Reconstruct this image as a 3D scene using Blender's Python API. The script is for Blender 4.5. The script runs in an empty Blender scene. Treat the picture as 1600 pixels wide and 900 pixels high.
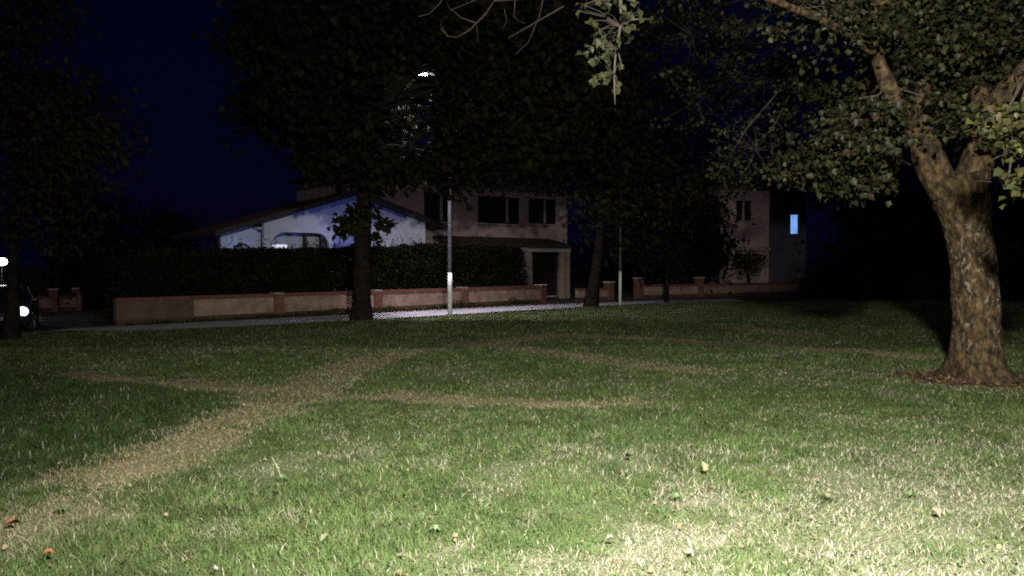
import bpy, bmesh, math, random
import numpy as np
from mathutils import Vector, Matrix, noise as mnoise
R = math.radians
rng = np.random.default_rng(7)
random.seed(7)
sc = bpy.context.scene
col = sc.collection

# ------------------------------------------------------------------ camera
FPX, HOR, CAMZ = 1209.0, 414.0, 1.6          # focal length in photo pixels, horizon row, eye height
cam_d = bpy.data.cameras.new("camera")
cam = bpy.data.objects.new("camera", cam_d); col.objects.link(cam)
cam_d.sensor_width = 36.0
cam_d.lens = 36.0 * FPX / 1600.0
cam_d.clip_start, cam_d.clip_end = 0.05, 3000
cam.location = (0, 0, CAMZ)
cam.rotation_euler = (R(90) - math.atan((450 - HOR) / FPX), 0, 0)
sc.camera = cam

# ------------------------------------------------------------------ world: deep blue night sky
SUN_EL, SUN_ROT = R(2.0), R(200)
w = bpy.data.worlds.new("World"); sc.world = w; w.use_nodes = True
nt = w.node_tree; nt.nodes.clear()
sky = nt.nodes.new('ShaderNodeTexSky'); sky.sky_type = 'NISHITA'; sky.sun_disc = False
sky.sun_elevation = SUN_EL; sky.sun_rotation = SUN_ROT; sky.ozone_density = 4.0; sky.air_density = 1.0; sky.dust_density = 0.2
hs = nt.nodes.new('ShaderNodeMixRGB'); hs.blend_type = 'MIX'; hs.inputs[0].default_value = 0.90
hs.inputs[2].default_value = (0.10, 0.085, 1.15, 1)
bg = nt.nodes.new('ShaderNodeBackground'); bg.inputs[1].default_value = 0.0068
wo = nt.nodes.new('ShaderNodeOutputWorld')
nt.links.new(sky.outputs[0], hs.inputs[1]); nt.links.new(hs.outputs[0], bg.inputs[0]); nt.links.new(bg.outputs[0], wo.inputs[0])

def lamp(name, kind, loc, power, colr, size=0.1, aim=None, cone=None, blend=0.5):
    d = bpy.data.lights.new(name, kind); d.energy = power; d.color = colr
    if kind == 'SUN': d.angle = size
    else: d.shadow_soft_size = size
    if kind == 'SPOT': d.spot_size = R(cone); d.spot_blend = blend
    o = bpy.data.objects.new(name, d); col.objects.link(o); o.location = loc
    if aim is not None: o.rotation_euler = (Vector(aim) - Vector(loc)).to_track_quat('-Z', 'Y').to_euler()
    return o
# added weak sun that lifts the house fronts, standing in for town glow
lamp('fill_sun', 'SUN', (0, -20, 30), 0.115, (1.0, 0.80, 0.84), R(8), aim=(4, 30, 0))
# the park lamp standing beside the photographer, above and behind the frame
lamp('park_lamp_light', 'SPOT', (0.9, 0.6, 4.3), 10400, (0.98, 1.0, 0.88), 0.2, aim=(4.4, 10.0, 0.6), cone=152, blend=1.0)
lamp('park_lamp_downlight', 'SPOT', (0.9, 0.6, 4.25), 5600, (1.0, 0.97, 0.93), 0.2, aim=(0.35, 1.7, 0), cone=112, blend=1.0)

sc.view_settings.view_transform = 'Standard'; sc.view_settings.look = 'None'
sc.view_settings.exposure = 0.0; sc.view_settings.gamma = 1.0
try: sc.view_settings.use_curve_mapping = False
except Exception: pass
sc.cycles.use_denoising = False
sc.cycles.filter_width = 1.9
sc.cycles.max_bounces = 5
sc.cycles.sample_clamp_indirect = 2.0

# ------------------------------------------------------------------ helpers
def P(px, py, Y): return Vector(((px - 800) / FPX * Y, Y, CAMZ - (py - HOR) / FPX * Y))
def G(px, py, z=0.0):
    Y = (CAMZ - z) * FPX / (py - HOR); return ((px - 800) / FPX * Y, Y)
def smooth(t): t = np.clip(t, 0, 1); return t * t * (3 - 2 * t)
_lat = {}
def vnoise(x, y, scale, seed=0):
    if seed not in _lat: _lat[seed] = np.random.default_rng(100 + seed).random((256, 256))
    L = _lat[seed]; x = np.asarray(x) / scale; y = np.asarray(y) / scale
    xi = np.floor(x).astype(int); yi = np.floor(y).astype(int); fx = x - xi; fy = y - yi
    fx = fx * fx * (3 - 2 * fx); fy = fy * fy * (3 - 2 * fy)
    a = L[xi % 256, yi % 256]; b = L[(xi + 1) % 256, yi % 256]; c = L[xi % 256, (yi + 1) % 256]; d = L[(xi + 1) % 256, (yi + 1) % 256]
    return (a * (1 - fx) + b * fx) * (1 - fy) + (c * (1 - fx) + d * fx) * fy
def H(x, y):
    x = np.asarray(x, float); y = np.asarray(y, float)
    return -0.45 * smooth((-x - 10.8) / 4.0) * smooth((y - 12.0) / 6.0)

ORG = {}
def tag(o, label=None, cat=None, group=None, kind=None):
    if label: o['label'] = label
    if cat: o['category'] = cat
    if group: o['group'] = group
    if kind: o['kind'] = kind
    return o
def thing(name, loc, label, cat, group=None):
    o = bpy.data.objects.new(name, None); col.objects.link(o); o.location = loc; o.empty_display_size = 0.3
    ORG[o] = Vector(loc); return tag(o, label, cat, group)
def link(name, me, mat, parent=None, smooth_=False):
    o = bpy.data.objects.new(name, me); col.objects.link(o)
    if mat:
        for m in (mat if isinstance(mat, (list, tuple)) else [mat]): me.materials.append(m)
    if parent is not None:
        o.parent = parent; ORG[o] = ORG[parent]
    if smooth_: me.shade_smooth()
    return o
class MB:
    def __init__(s, F=None): s.v = []; s.f = []; s.F = F
    def add(s, vs, fs):
        n = len(s.v)
        s.v += [(s.F(*p) if s.F else tuple(p)) for p in vs]; s.f += [tuple(i + n for i in f) for f in fs]; return s
    def box(s, x0, x1, y0, y1, z0, z1, bev=0.0):
        if bev <= 0:
            v = [(x, y, z) for z in (z0, z1) for y in (y0, y1) for x in (x0, x1)]
            return s.add(v, [(0, 2, 3, 1), (4, 5, 7, 6), (0, 1, 5, 4), (2, 6, 7, 3), (0, 4, 6, 2), (1, 3, 7, 5)])
        b = bev; v = []
        for z, i in ((z0, b), (z0 + b, 0), (z1 - b, 0), (z1, b)):
            v += [(x0 + i, y0 + b, z), (x0 + b, y0 + i, z), (x1 - b, y0 + i, z), (x1 - i, y0 + b, z), (x1 - i, y1 - b, z), (x1 - b, y1 - i, z), (x0 + b, y1 - i, z), (x0 + i, y1 - b, z)]
        f = [tuple(range(7, -1, -1)), tuple(range(24, 32))]
        for k in range(3):
            for j in range(8): a = k * 8 + j; c = k * 8 + (j + 1) % 8; f.append((a, c, c + 8, a + 8))
        return s.add(v, f)
    def tube(s, pts, rads, n=8, cap=True, wob=0.0, seed=0, flute=0.0):
        pts = [Vector(p) for p in pts]; vs = []; fs = []; ref = Vector((0.31, 0.87, 0.11)).normalized()
        for i, p in enumerate(pts):
            t = (pts[min(i + 1, len(pts) - 1)] - pts[max(i - 1, 0)])
            t = t.normalized() if t.length > 1e-6 else Vector((0, 0, 1))
            a = t.cross(ref)
            if a.length < 0.05: a = t.cross(Vector((1, 0, 0)))
            a.normalize(); b = t.cross(a)
            for k in range(n):
                th = 2 * math.pi * k / n; r = rads[i]
                if wob:
                    d = a * math.cos(th) + b * math.sin(th)
                    q = p + d * r
                    r *= 1 + wob * mnoise.noise(q * 3.1 + Vector((seed, 0, 0))) + wob * .6 * mnoise.noise(q * 9.0 + Vector((0, seed, 0)))
                vs.append(p + (a * math.cos(th) + b * math.sin(th)) * r)
        for i in range(len(pts) - 1):
            for k in range(n): fs.append((i * n + k, i * n + (k + 1) % n, (i + 1) * n + (k + 1) % n, (i + 1) * n + k))
        if cap: fs.append(tuple(range(n - 1, -1, -1))); fs.append(tuple(range((len(pts) - 1) * n, len(pts) * n)))
        return s.add([tuple(v) for v in vs], fs)
    def build(s, name, mat, parent=None, sm=False, label=None):
        o_ = ORG[parent] if parent is not None else Vector((0, 0, 0))
        me = bpy.data.meshes.new(name); me.from_pydata([(v[0] - o_.x, v[1] - o_.y, v[2] - o_.z) for v in s.v], [], s.f); me.update()
        bm = bmesh.new(); bm.from_mesh(me); bmesh.ops.recalc_face_normals(bm, faces=bm.faces); bm.to_mesh(me); bm.free()
        o = link(name, me, mat, parent, sm)
        if label: o['label'] = label
        return o
def np_mesh(name, V, T, mat, parent=None, colr=None, nper=3, sm=False):
    """V (n,3), T (m,nper) index array"""
    o_ = np.array(ORG[parent]) if parent is not None else np.zeros(3)
    me = bpy.data.meshes.new(name); V = np.asarray(V, np.float32) - o_.astype(np.float32); T = np.asarray(T, np.int32)
    me.vertices.add(len(V)); me.vertices.foreach_set('co', V.ravel())
    me.loops.add(T.size); me.loops.foreach_set('vertex_index', T.ravel())
    me.polygons.add(len(T)); me.polygons.foreach_set('loop_start', np.arange(0, T.size, nper, dtype=np.int32))
    if colr is not None:
        a = me.color_attributes.new('tint', 'FLOAT_COLOR', 'POINT'); c = np.ones((len(V), 4), np.float32); c[:, :3] = colr; a.data.foreach_set('color', c.ravel())
    me.update(calc_edges=True)
    return link(name, me, mat, parent, sm)
def frame(ox, oy, ang):
    c, s_ = math.cos(ang), math.sin(ang)
    F = lambda t, d, z: (ox + c * t - s_ * d, oy + s_ * t + c * d, z)      # t along the front, d back into the building
    F.o = (ox, oy); F.cs = (c, s_); return F
def solve_t(F, px, d=0.0):
    k = (px - 800) / FPX; c, s_ = F.cs; ox, oy = F.o
    return (k * (oy + c * d) - ox + s_ * d) / (c - k * s_)
def zat(F, px, py, d=0.0):
    t = solve_t(F, px, d); Y = F(t, d, 0)[1]; return CAMZ - (py - HOR) / FPX * Y
def wall_plate(name, F, outline, holes, d0, d1, mat, parent, label=None):
    """a wall from front d0 to back d1 with real openings"""
    bm = bmesh.new()
    def loop(pts):
        vs = [bm.verts.new((p[0], 0, p[1])) for p in pts]
        return [bm.edges.new((vs[i], vs[(i + 1) % len(vs)])) for i in range(len(vs))]
    es = loop(outline)
    for h in holes: es += loop(h)
    bmesh.ops.triangle_fill(bm, edges=es, use_beauty=True, use_dissolve=False)
    # remove faces that fell inside holes
    def inside(p, poly):
        r = False; n = len(poly)
        for i in range(n):
            a, b = poly[i], poly[(i + 1) % n]
            if (a[1] > p[1]) != (b[1] > p[1]) and p[0] < (b[0] - a[0]) * (p[1] - a[1]) / (b[1] - a[1]) + a[0]: r = not r
        return r
    kill = [f for f in bm.faces if any(inside((f.calc_center_median().x, f.calc_center_median().z), h) for h in holes)]
    if kill: bmesh.ops.delete(bm, geom=kill, context='FACES_ONLY')
    ex = bmesh.ops.extrude_face_region(bm, geom=list(bm.faces), use_keep_orig=True)
    for v in [g for g in ex['geom'] if isinstance(g, bmesh.types.BMVert)]: v.co.y = d1 - d0
    o_ = ORG[parent]
    for v in bm.verts: v.co = Vector(F(v.co.x, v.co.y + d0, v.co.z)) - o_
    bmesh.ops.recalc_face_normals(bm, faces=bm.faces)
    me = bpy.data.meshes.new(name); bm.to_mesh(me); bm.free()
    o = link(name, me, mat, parent)
    if label: o['label'] = label
    return o
rect = lambda a, b, c, d: [(a, c), (b, c), (b, d), (a, d)]
def arch(a, b, c, d, r, n=6):
    p = [(a, c), (b, c)]
    p += [(b - r + r * math.cos(th), d - r + r * math.sin(th)) for th in np.linspace(0, math.pi / 2, n)]
    p += [(a + r + r * math.cos(th), d - r + r * math.sin(th)) for th in np.linspace(math.pi / 2, math.pi, n)]
    return p

# ------------------------------------------------------------------ materials
def mat(name, c1, c2=None, scale=8.0, rough=0.8, bump=0.0, bscale=None, spec=0.3, detail=6, coord='Object', metal=0.0, lo=0.35, hi=0.65, emit=None, es=0.0):
    m = bpy.data.materials.new(name); m.use_nodes = True; n = m.node_tree.nodes; l = m.node_tree.links
    b = n['Principled BSDF']; b.inputs['Roughness'].default_value = rough; b.inputs['Specular IOR Level'].default_value = spec; b.inputs['Metallic'].default_value = metal
    tc = n.new('ShaderNodeTexCoord')
    if c2 is None: c2 = tuple(x * .8 for x in c1)
    nz = n.new('ShaderNodeTexNoise'); nz.inputs['Scale'].default_value = scale; nz.inputs['Detail'].default_value = detail
    l.new(tc.outputs[coord], nz.inputs['Vector'])
    rp = n.new('ShaderNodeValToRGB'); rp.color_ramp.elements[0].position = lo; rp.color_ramp.elements[1].position = hi
    rp.color_ramp.elements[0].color = (*c1, 1); rp.color_ramp.elements[1].color = (*c2, 1)
    l.new(nz.outputs[0], rp.inputs[0]); l.new(rp.outputs[0], b.inputs['Base Color'])
    if bump:
        nb = n.new('ShaderNodeTexNoise'); nb.inputs['Scale'].default_value = bscale or scale * 4; nb.inputs['Detail'].default_value = 5
        l.new(tc.outputs[coord], nb.inputs['Vector']); bp = n.new('ShaderNodeBump'); bp.inputs['Strength'].default_value = bump; bp.inputs['Distance'].default_value = 0.02
        l.new(nb.outputs[0], bp.inputs['Height']); l.new(bp.outputs[0], b.inputs['Normal'])
    if emit: b.inputs['Emission Color'].default_value = (*emit, 1); b.inputs['Emission Strength'].default_value = es
    return m
def leaf_mat(name, trans=0.35, rough=0.5, spec=0.35):
    m = bpy.data.materials.new(name); m.use_nodes = True; n = m.node_tree.nodes; l = m.node_tree.links
    b = n['Principled BSDF']; b.inputs['Roughness'].default_value = rough; b.inputs['Specular IOR Level'].default_value = spec
    at = n.new('ShaderNodeAttribute'); at.attribute_name = 'tint'; l.new(at.outputs['Color'], b.inputs['Base Color'])
    tr = n.new('ShaderNodeBsdfTranslucent'); l.new(at.outputs['Color'], tr.inputs[0])
    mx = n.new('ShaderNodeMixShader'); mx.inputs[0].default_value = trans
    l.new(b.outputs[0], mx.inputs[1]); l.new(tr.outputs[0], mx.inputs[2]); l.new(mx.outputs[0], n['Material Output'].inputs[0])
    return m
M = {}
M['leaf'] = leaf_mat('leaf', .3, .55, .25); M['dull_leaf'] = leaf_mat('dull_leaf', .2, .8, .08); M['grass'] = leaf_mat('grass_blade', 0.25, 0.65, 0.14)
M['asphalt'] = mat('asphalt', (.055, .042, .040), (.085, .065, .060), 3, .9, .4, 60, coord='Object')
M['concrete'] = mat('pale_paving', (.44, .42, .45), (.32, .30, .33), 1.3, .85, .3, 40)
M['soil'] = mat('soil', (.05, .035, .022), (.09, .065, .04), 5, .95, .5, 40)
M['white_plaster'] = mat('white_plaster', (.60, .60, .65), (.47, .47, .52), 1.2, .85, .25, 30)
M['pink_plaster'] = mat('pink_plaster', (.43, .32, .31), (.34, .25, .24), 1.5, .9, .3, 25)
M['tan_plaster'] = mat('tan_plaster', (.33, .24, .20), (.26, .18, .155), 1.5, .9, .3, 25)
M['brick'] = mat('brick', (.17, .066, .045), (.10, .042, .032), 9, .85, .4, 40)
M['mortar'] = mat('mortar', (.24, .2, .17), (.18, .15, .13), 9, .9, .3, 40)
M['roof_tile'] = mat('roof_tile', (.060, .032, .024), (.035, .022, .018), 6, .85, .4, 30)
M['dark_wood'] = mat('dark_shutter', (.022, .017, .014), (.03, .022, .018), 12, .6, .2, 40)
M['pale_trim'] = mat('pale_trim', (.42, .38, .36), (.34, .31, .3), 4, .7, .1)
M['dark_room'] = mat('dark_room', (.02, .018, .016), (.03, .026, .024), 3, .9)
M['glass'] = mat('window_glass', (.012, .014, .018), (.016, .018, .022), 2, .08, 0, spec=.5)
M['galv'] = mat('galvanised_steel', (.075, .075, .08), (.05, .05, .055), 6, .55, .05, 60, metal=.15)
M['band_white'] = mat('band_white', (.80, .80, .82), (.62, .62, .63), 9, .6, .1, 60)
M['led'] = mat('led_panel', (.9, .9, .9), None, 5, .4, emit=(0.93, .94, 1.0), es=60)
M['lit_window'] = mat('lit_window', (.6, .7, .9), None, 5, .4, emit=(0.20, .42, 1.0), es=1.0)
M['lit_pale'] = mat('lit_pale_pane', (.8, .8, .8), None, 5, .4, emit=(0.75, .74, 1.0), es=0.75)
M['globe'] = mat('lamp_globe', (.9, .9, .9), None, 5, .4, emit=(0.97, .93, 1.0), es=30)
M['headlight'] = mat('headlight_lens', (.9, .9, .9), None, 5, .2, emit=(.62, .74, 1.0), es=4)
M['car_paint'] = mat('dark_car_paint', (.025, .026, .030), (.03, .03, .034), 2, .25, 0, spec=.6)
M['rubber'] = mat('rubber', (.02, .02, .02), (.03, .03, .03), 20, .85, .2)
M['rim'] = mat('wheel_rim', (.35, .35, .36), (.28, .28, .29), 5, .4, metal=.7)
M['chrome'] = mat('bright_trim', (.6, .6, .62), (.5, .5, .52), 5, .25, metal=.9)
M['twig'] = mat('twig_bark', (.035, .026, .02), (.06, .045, .036), 12, .85, .2)
M['dark_bark'] = mat('dark_bark', (.008, .006, .005), (.017, .013, .011), 7, .95, .8, 18, spec=.04)

def bark_patchy():
    m = bpy.data.materials.new('patchy_bark'); m.use_nodes = True; n = m.node_tree.nodes; l = m.node_tree.links
    b = n['Principled BSDF']; b.inputs['Roughness'].default_value = .9; b.inputs['Specular IOR Level'].default_value = .15
    g = n.new('ShaderNodeTexCoord')
    mp = n.new('ShaderNodeMapping'); mp.inputs['Scale'].default_value = (1, 1, .55); l.new(g.outputs['Object'], mp.inputs[0])
    n1 = n.new('ShaderNodeTexNoise'); n1.inputs['Scale'].default_value = 13; n1.inputs['Detail'].default_value = 8; n1.inputs['Roughness'].default_value = .65; l.new(mp.outputs[0], n1.inputs['Vector'])
    r1 = n.new('ShaderNodeValToRGB'); e = r1.color_ramp.elements; e[0].position = .38; e[0].color = (.012, .008, .005, 1); e[1].position = .66; e[1].color = (.11, .070, .034, 1)
    x = r1.color_ramp.elements.new(.5); x.color = (.042, .026, .013, 1); l.new(n1.outputs[0], r1.inputs[0])
    # pale lichen flakes, mostly between 0.7 and 2.3 m up
    v = n.new('ShaderNodeTexNoise'); v.inputs['Scale'].default_value = 15; v.inputs['Detail'].default_value = 3; v.inputs['Distortion'].default_value = .6; l.new(mp.outputs[0], v.inputs['Vector'])
    r2 = n.new('ShaderNodeValToRGB'); r2.color_ramp.elements[0].position = .58; r2.color_ramp.elements[0].color = (0, 0, 0, 1); r2.color_ramp.elements[1].position = .625; r2.color_ramp.elements[1].color = (1, 1, 1, 1); l.new(v.outputs[0], r2.inputs[0])
    sx = n.new('ShaderNodeSeparateXYZ'); l.new(g.outputs['Object'], sx.inputs[0])
    r3 = n.new('ShaderNodeValToRGB'); el = r3.color_ramp.elements; el[0].position = 0.08; el[0].color = (.1, .1, .1, 1); el[1].position = .9; el[1].color = (.12, .12, .12, 1)
    y = el.new(.2); y.color = (.75, .75, .75, 1); y = el.new(.5); y.color = (.95, .95, .95, 1); y = el.new(.68); y.color = (.6, .6, .6, 1); y = el.new(.78); y.color = (.08, .08, .08, 1)
    dv = n.new('ShaderNodeMath'); dv.operation = 'DIVIDE'; dv.inputs[1].default_value = 3.0; l.new(sx.outputs[2], dv.inputs[0]); l.new(dv.outputs[0], r3.inputs[0])
    mu = n.new('ShaderNodeMath'); mu.operation = 'MULTIPLY'; l.new(r2.outputs[0], mu.inputs[0]); l.new(r3.outputs[0], mu.inputs[1])
    mx = n.new('ShaderNodeMixRGB'); mx.inputs[2].default_value = (.155, .135, .105, 1); l.new(mu.outputs[0], mx.inputs[0]); l.new(r1.outputs[0], mx.inputs[1]); l.new(mx.outputs[0], b.inputs['Base Color'])
    bp = n.new('ShaderNodeBump'); bp.inputs['Strength'].default_value = .9; bp.inputs['Distance'].default_value = .03
    l.new(n1.outputs[0], bp.inputs['Height']); l.new(bp.outputs[0], b.inputs['Normal'])
    return m
M['patchy_bark'] = bark_patchy()

_n = M['lit_window'].node_tree; _b = _n.nodes['Principled BSDF']; _t = _n.nodes.new('ShaderNodeTexCoord'); _w = _n.nodes.new('ShaderNodeTexNoise'); _w.inputs['Scale'].default_value = 1.0; _w.inputs['Detail'].default_value = 2
_m = _n.nodes.new('ShaderNodeMapping'); _m.inputs['Scale'].default_value = (16, 16, 1.6); _n.links.new(_t.outputs['Object'], _m.inputs[0]); _n.links.new(_m.outputs[0], _w.inputs['Vector'])   # folds of a curtain with the lit room behind
_r = _n.nodes.new('ShaderNodeValToRGB'); _r.color_ramp.elements[0].position = .35; _r.color_ramp.elements[0].color = (.09, .24, .75, 1); _r.color_ramp.elements[1].position = .68; _r.color_ramp.elements[1].color = (.34, .55, 1.0, 1)
_n.links.new(_w.outputs[0], _r.inputs[0]); _n.links.new(_r.outputs[0], _b.inputs['Emission Color'])

# ------------------------------------------------------------------ lawn layout (worn lines in the grass), all on the ground in metres
def poly(*pts): return np.array([G(*p) for p in pts])
PATHS = [
    (poly((-60, 850), (60, 812), (150, 775), (200, 740)), .42, .7),
    (poly((170, 745), (250, 712), (330, 678), (400, 640), (470, 606), (540, 577), (600, 558), (660, 549)), .52, 1.0),
    (poly((110, 588), (200, 594), (300, 600), (420, 611), (530, 616), (700, 622), (860, 632), (980, 630)), .34, 1.0),
    (poly((720, 537), (790, 541), (860, 552), (1000, 570), (1110, 580)), .42, 1.0),
    (poly((740, 537), (860, 524), (960, 526), (1100, 533), (1200, 539), (1330, 547), (1420, 556)), .52, 1.0),
    (poly((1130, 505), (1190, 514), (1260, 523)), .55, 1.0)]
def seg_dist(x, y, pl):
    d = np.full(x.shape, 1e9)
    for a, b in zip(pl[:-1], pl[1:]):
        ab = b - a; t = np.clip(((x - a[0]) * ab[0] + (y - a[1]) * ab[1]) / (ab @ ab), 0, 1)
        d = np.minimum(d, np.hypot(x - a[0] - t * ab[0], y - a[1] - t * ab[1]))
    return d
DRY_EDGE = poly((560, 900), (700, 855), (860, 805), (1050, 752), (1250, 702), (1420, 672), (1620, 650), (1800, 640))
TREE_R = G(1530, 588)
def dryness(x, y, both=False):
    """0 lush green, 1 dry straw"""
    n = vnoise(x, y, .35, 1) * .6 + vnoise(x, y, .12, 2) * .4
    d = np.zeros_like(x)
    sd = np.full_like(x, 9.0)
    for pl, hw, k in PATHS:
        q_ = seg_dist(x, y, pl) + (n - .5) * .52; d = np.maximum(d, k * smooth((1.25 - q_ / hw) / .75)); sd = np.minimum(sd, q_ / hw)
    path_ = d.copy(); ye = np.interp(x, DRY_EDGE[:, 0], DRY_EDGE[:, 1], left=2.0, right=9.0)
    d = np.maximum(d, (.68 - .22 * smooth((x - .8) / 1.6)) * smooth((ye - y + (n - .5) * 3.2) / 1.6))
    d = np.maximum(d, .34 * smooth((vnoise(x, y, .8, 3) * .55 + vnoise(x, y, .2, 4) * .45 - .48) * 4) * smooth((sd - 1.1) / 1.2))
    d = d * (1 - .55 * smooth((vnoise(x, y, .33, 21) * .6 + vnoise(x, y, .1, 22) * .4 - .52) * 6))
    return (np.clip(d, 0, 1), np.clip(path_, 0, 1)) if both else np.clip(d, 0, 1)
LUSH = poly((-100, 585), (60, 588), (300, 606), (395, 616), (325, 660), (225, 716), (90, 748), (-100, 760))
def inpoly(x, y, pg):
    r = np.zeros(x.shape, bool); n = len(pg)
    for i in range(n):
        a, b = pg[i], pg[(i + 1) % n]
        if a[1] == b[1]: continue
        c = ((a[1] > y) != (b[1] > y)) & (x < (b[0] - a[0]) * (y - a[1]) / (b[1] - a[1]) + a[0]); r ^= c
    return r
YX = np.array([-60, -12, -8.7, -6.4, -4.46, 1.28, 2.5, 4.3, 8, 13.3, 16, 60.]); YY = np.array([17.5, 18.3, 19.1, 20.8, 22.5, 28.2, 29.4, 30.9, 33, 35.6, 34.6, 34.6])
yfar = lambda x: np.interp(x, YX, YY)
def lawn_z(x, y): return H(x, y) + (vnoise(x, y, 2.2, 5) - .5) * .07 * smooth(y / 3) - .012

# ground sheet to the horizon
def grid_sheet(name, xs, ylo, yhi, rows, zf, m, colf=None):
    xs = np.asarray(xs, float); k = np.linspace(0, 1, rows)
    X = np.repeat(xs[:, None], rows, 1); a = ylo(xs)[:, None]; b = yhi(xs)[:, None]; Yv = a + (b - a) * k[None, :]
    Z = zf(X, Yv); V = np.stack([X, Yv, Z], -1).reshape(-1, 3); n = len(xs)
    i, j = np.meshgrid(np.arange(n - 1), np.arange(rows - 1), indexing='ij'); q = (i * rows + j).ravel()
    T = np.stack([q, q + rows, q + rows + 1, q + 1], -1)
    c = colf(V[:, 0], V[:, 1]) if colf else None
    o = np_mesh(name, V, T, m, None, c, 4, True); o['kind'] = 'structure'; return o
c0 = lambda v: (lambda x: np.full_like(x, v))
gx = np.concatenate([[-900, -400, -150, -80], np.arange(-40, 41, 1.0), [80, 150, 400, 900]])
def ground():
    ys = np.concatenate([[-300, -60, -20], np.arange(-10, 70, 1.0), [90, 150, 400, 1500]])
    X, Y = np.meshgrid(gx, ys, indexing='ij'); Z = H(X, Y) - .13; r = len(ys)
    i, j = np.meshgrid(np.arange(len(gx) - 1), np.arange(r - 1), indexing='ij'); q = (i * r + j).ravel()
    o = np_mesh('ground', np.stack([X, Y, Z], -1).reshape(-1, 3), np.stack([q, q + r, q + r + 1, q + 1], -1), M['soil'], None, None, 4, True); o['kind'] = 'structure'
ground()
GREEN = np.array([.074, .101, .033]); STRAW = np.array([.30, .26, .20]); BROWN = np.array([.285, .235, .14])
def lawn_col(x, y):
    d, p_ = dryness(x, y, True); d = d[:, None]; p_ = p_[:, None]; c = GREEN * .75 * (1 - d) + (STRAW * (1 - p_) + BROWN * p_) * .62 * d
    s_ = smooth(1.3 - np.hypot((x - TREE_R[0] + .05) / 1.15, (y - TREE_R[1] + .12) / .75))[:, None]
    return c * (1 - s_) + np.array([.17, .085, .045]) * s_
def lawn_mat():
    m = leaf_mat('lawn_thatch', 0.0, .9, .1); n = m.node_tree.nodes; l = m.node_tree.links
    g = n.new('ShaderNodeTexCoord'); nz = n.new('ShaderNodeTexNoise'); nz.inputs['Scale'].default_value = 45; nz.inputs['Detail'].default_value = 6; l.new(g.outputs['Object'], nz.inputs['Vector'])
    bp = n.new('ShaderNodeBump'); bp.inputs['Strength'].default_value = .8; bp.inputs['Distance'].default_value = .03; l.new(nz.outputs[0], bp.inputs['Height']); l.new(bp.outputs[0], n['Principled BSDF'].inputs['Normal'])
    at = [x for x in n if x.type == 'ATTRIBUTE'][0]; mx = n.new('ShaderNodeMixRGB'); mx.blend_type = 'MULTIPLY'; mx.inputs[0].default_value = .8
    rp = n.new('ShaderNodeValToRGB'); rp.color_ramp.elements[0].position = .3; rp.color_ramp.elements[0].color = (.35, .35, .35, 1); rp.color_ramp.elements[1].position = .7; rp.color_ramp.elements[1].color = (1.3, 1.3, 1.3, 1)
    l.new(nz.outputs[0], rp.inputs[0]); l.new(at.outputs['Color'], mx.inputs[1]); l.new(rp.outputs[0], mx.inputs[2]); l.new(mx.outputs[0], n['Principled BSDF'].inputs['Base Color']); return m
grid_sheet('lawn', np.arange(-34, 34.01, .22), c0(-4.0), yfar, 190, lawn_z, lawn_mat(), lawn_col)

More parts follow.
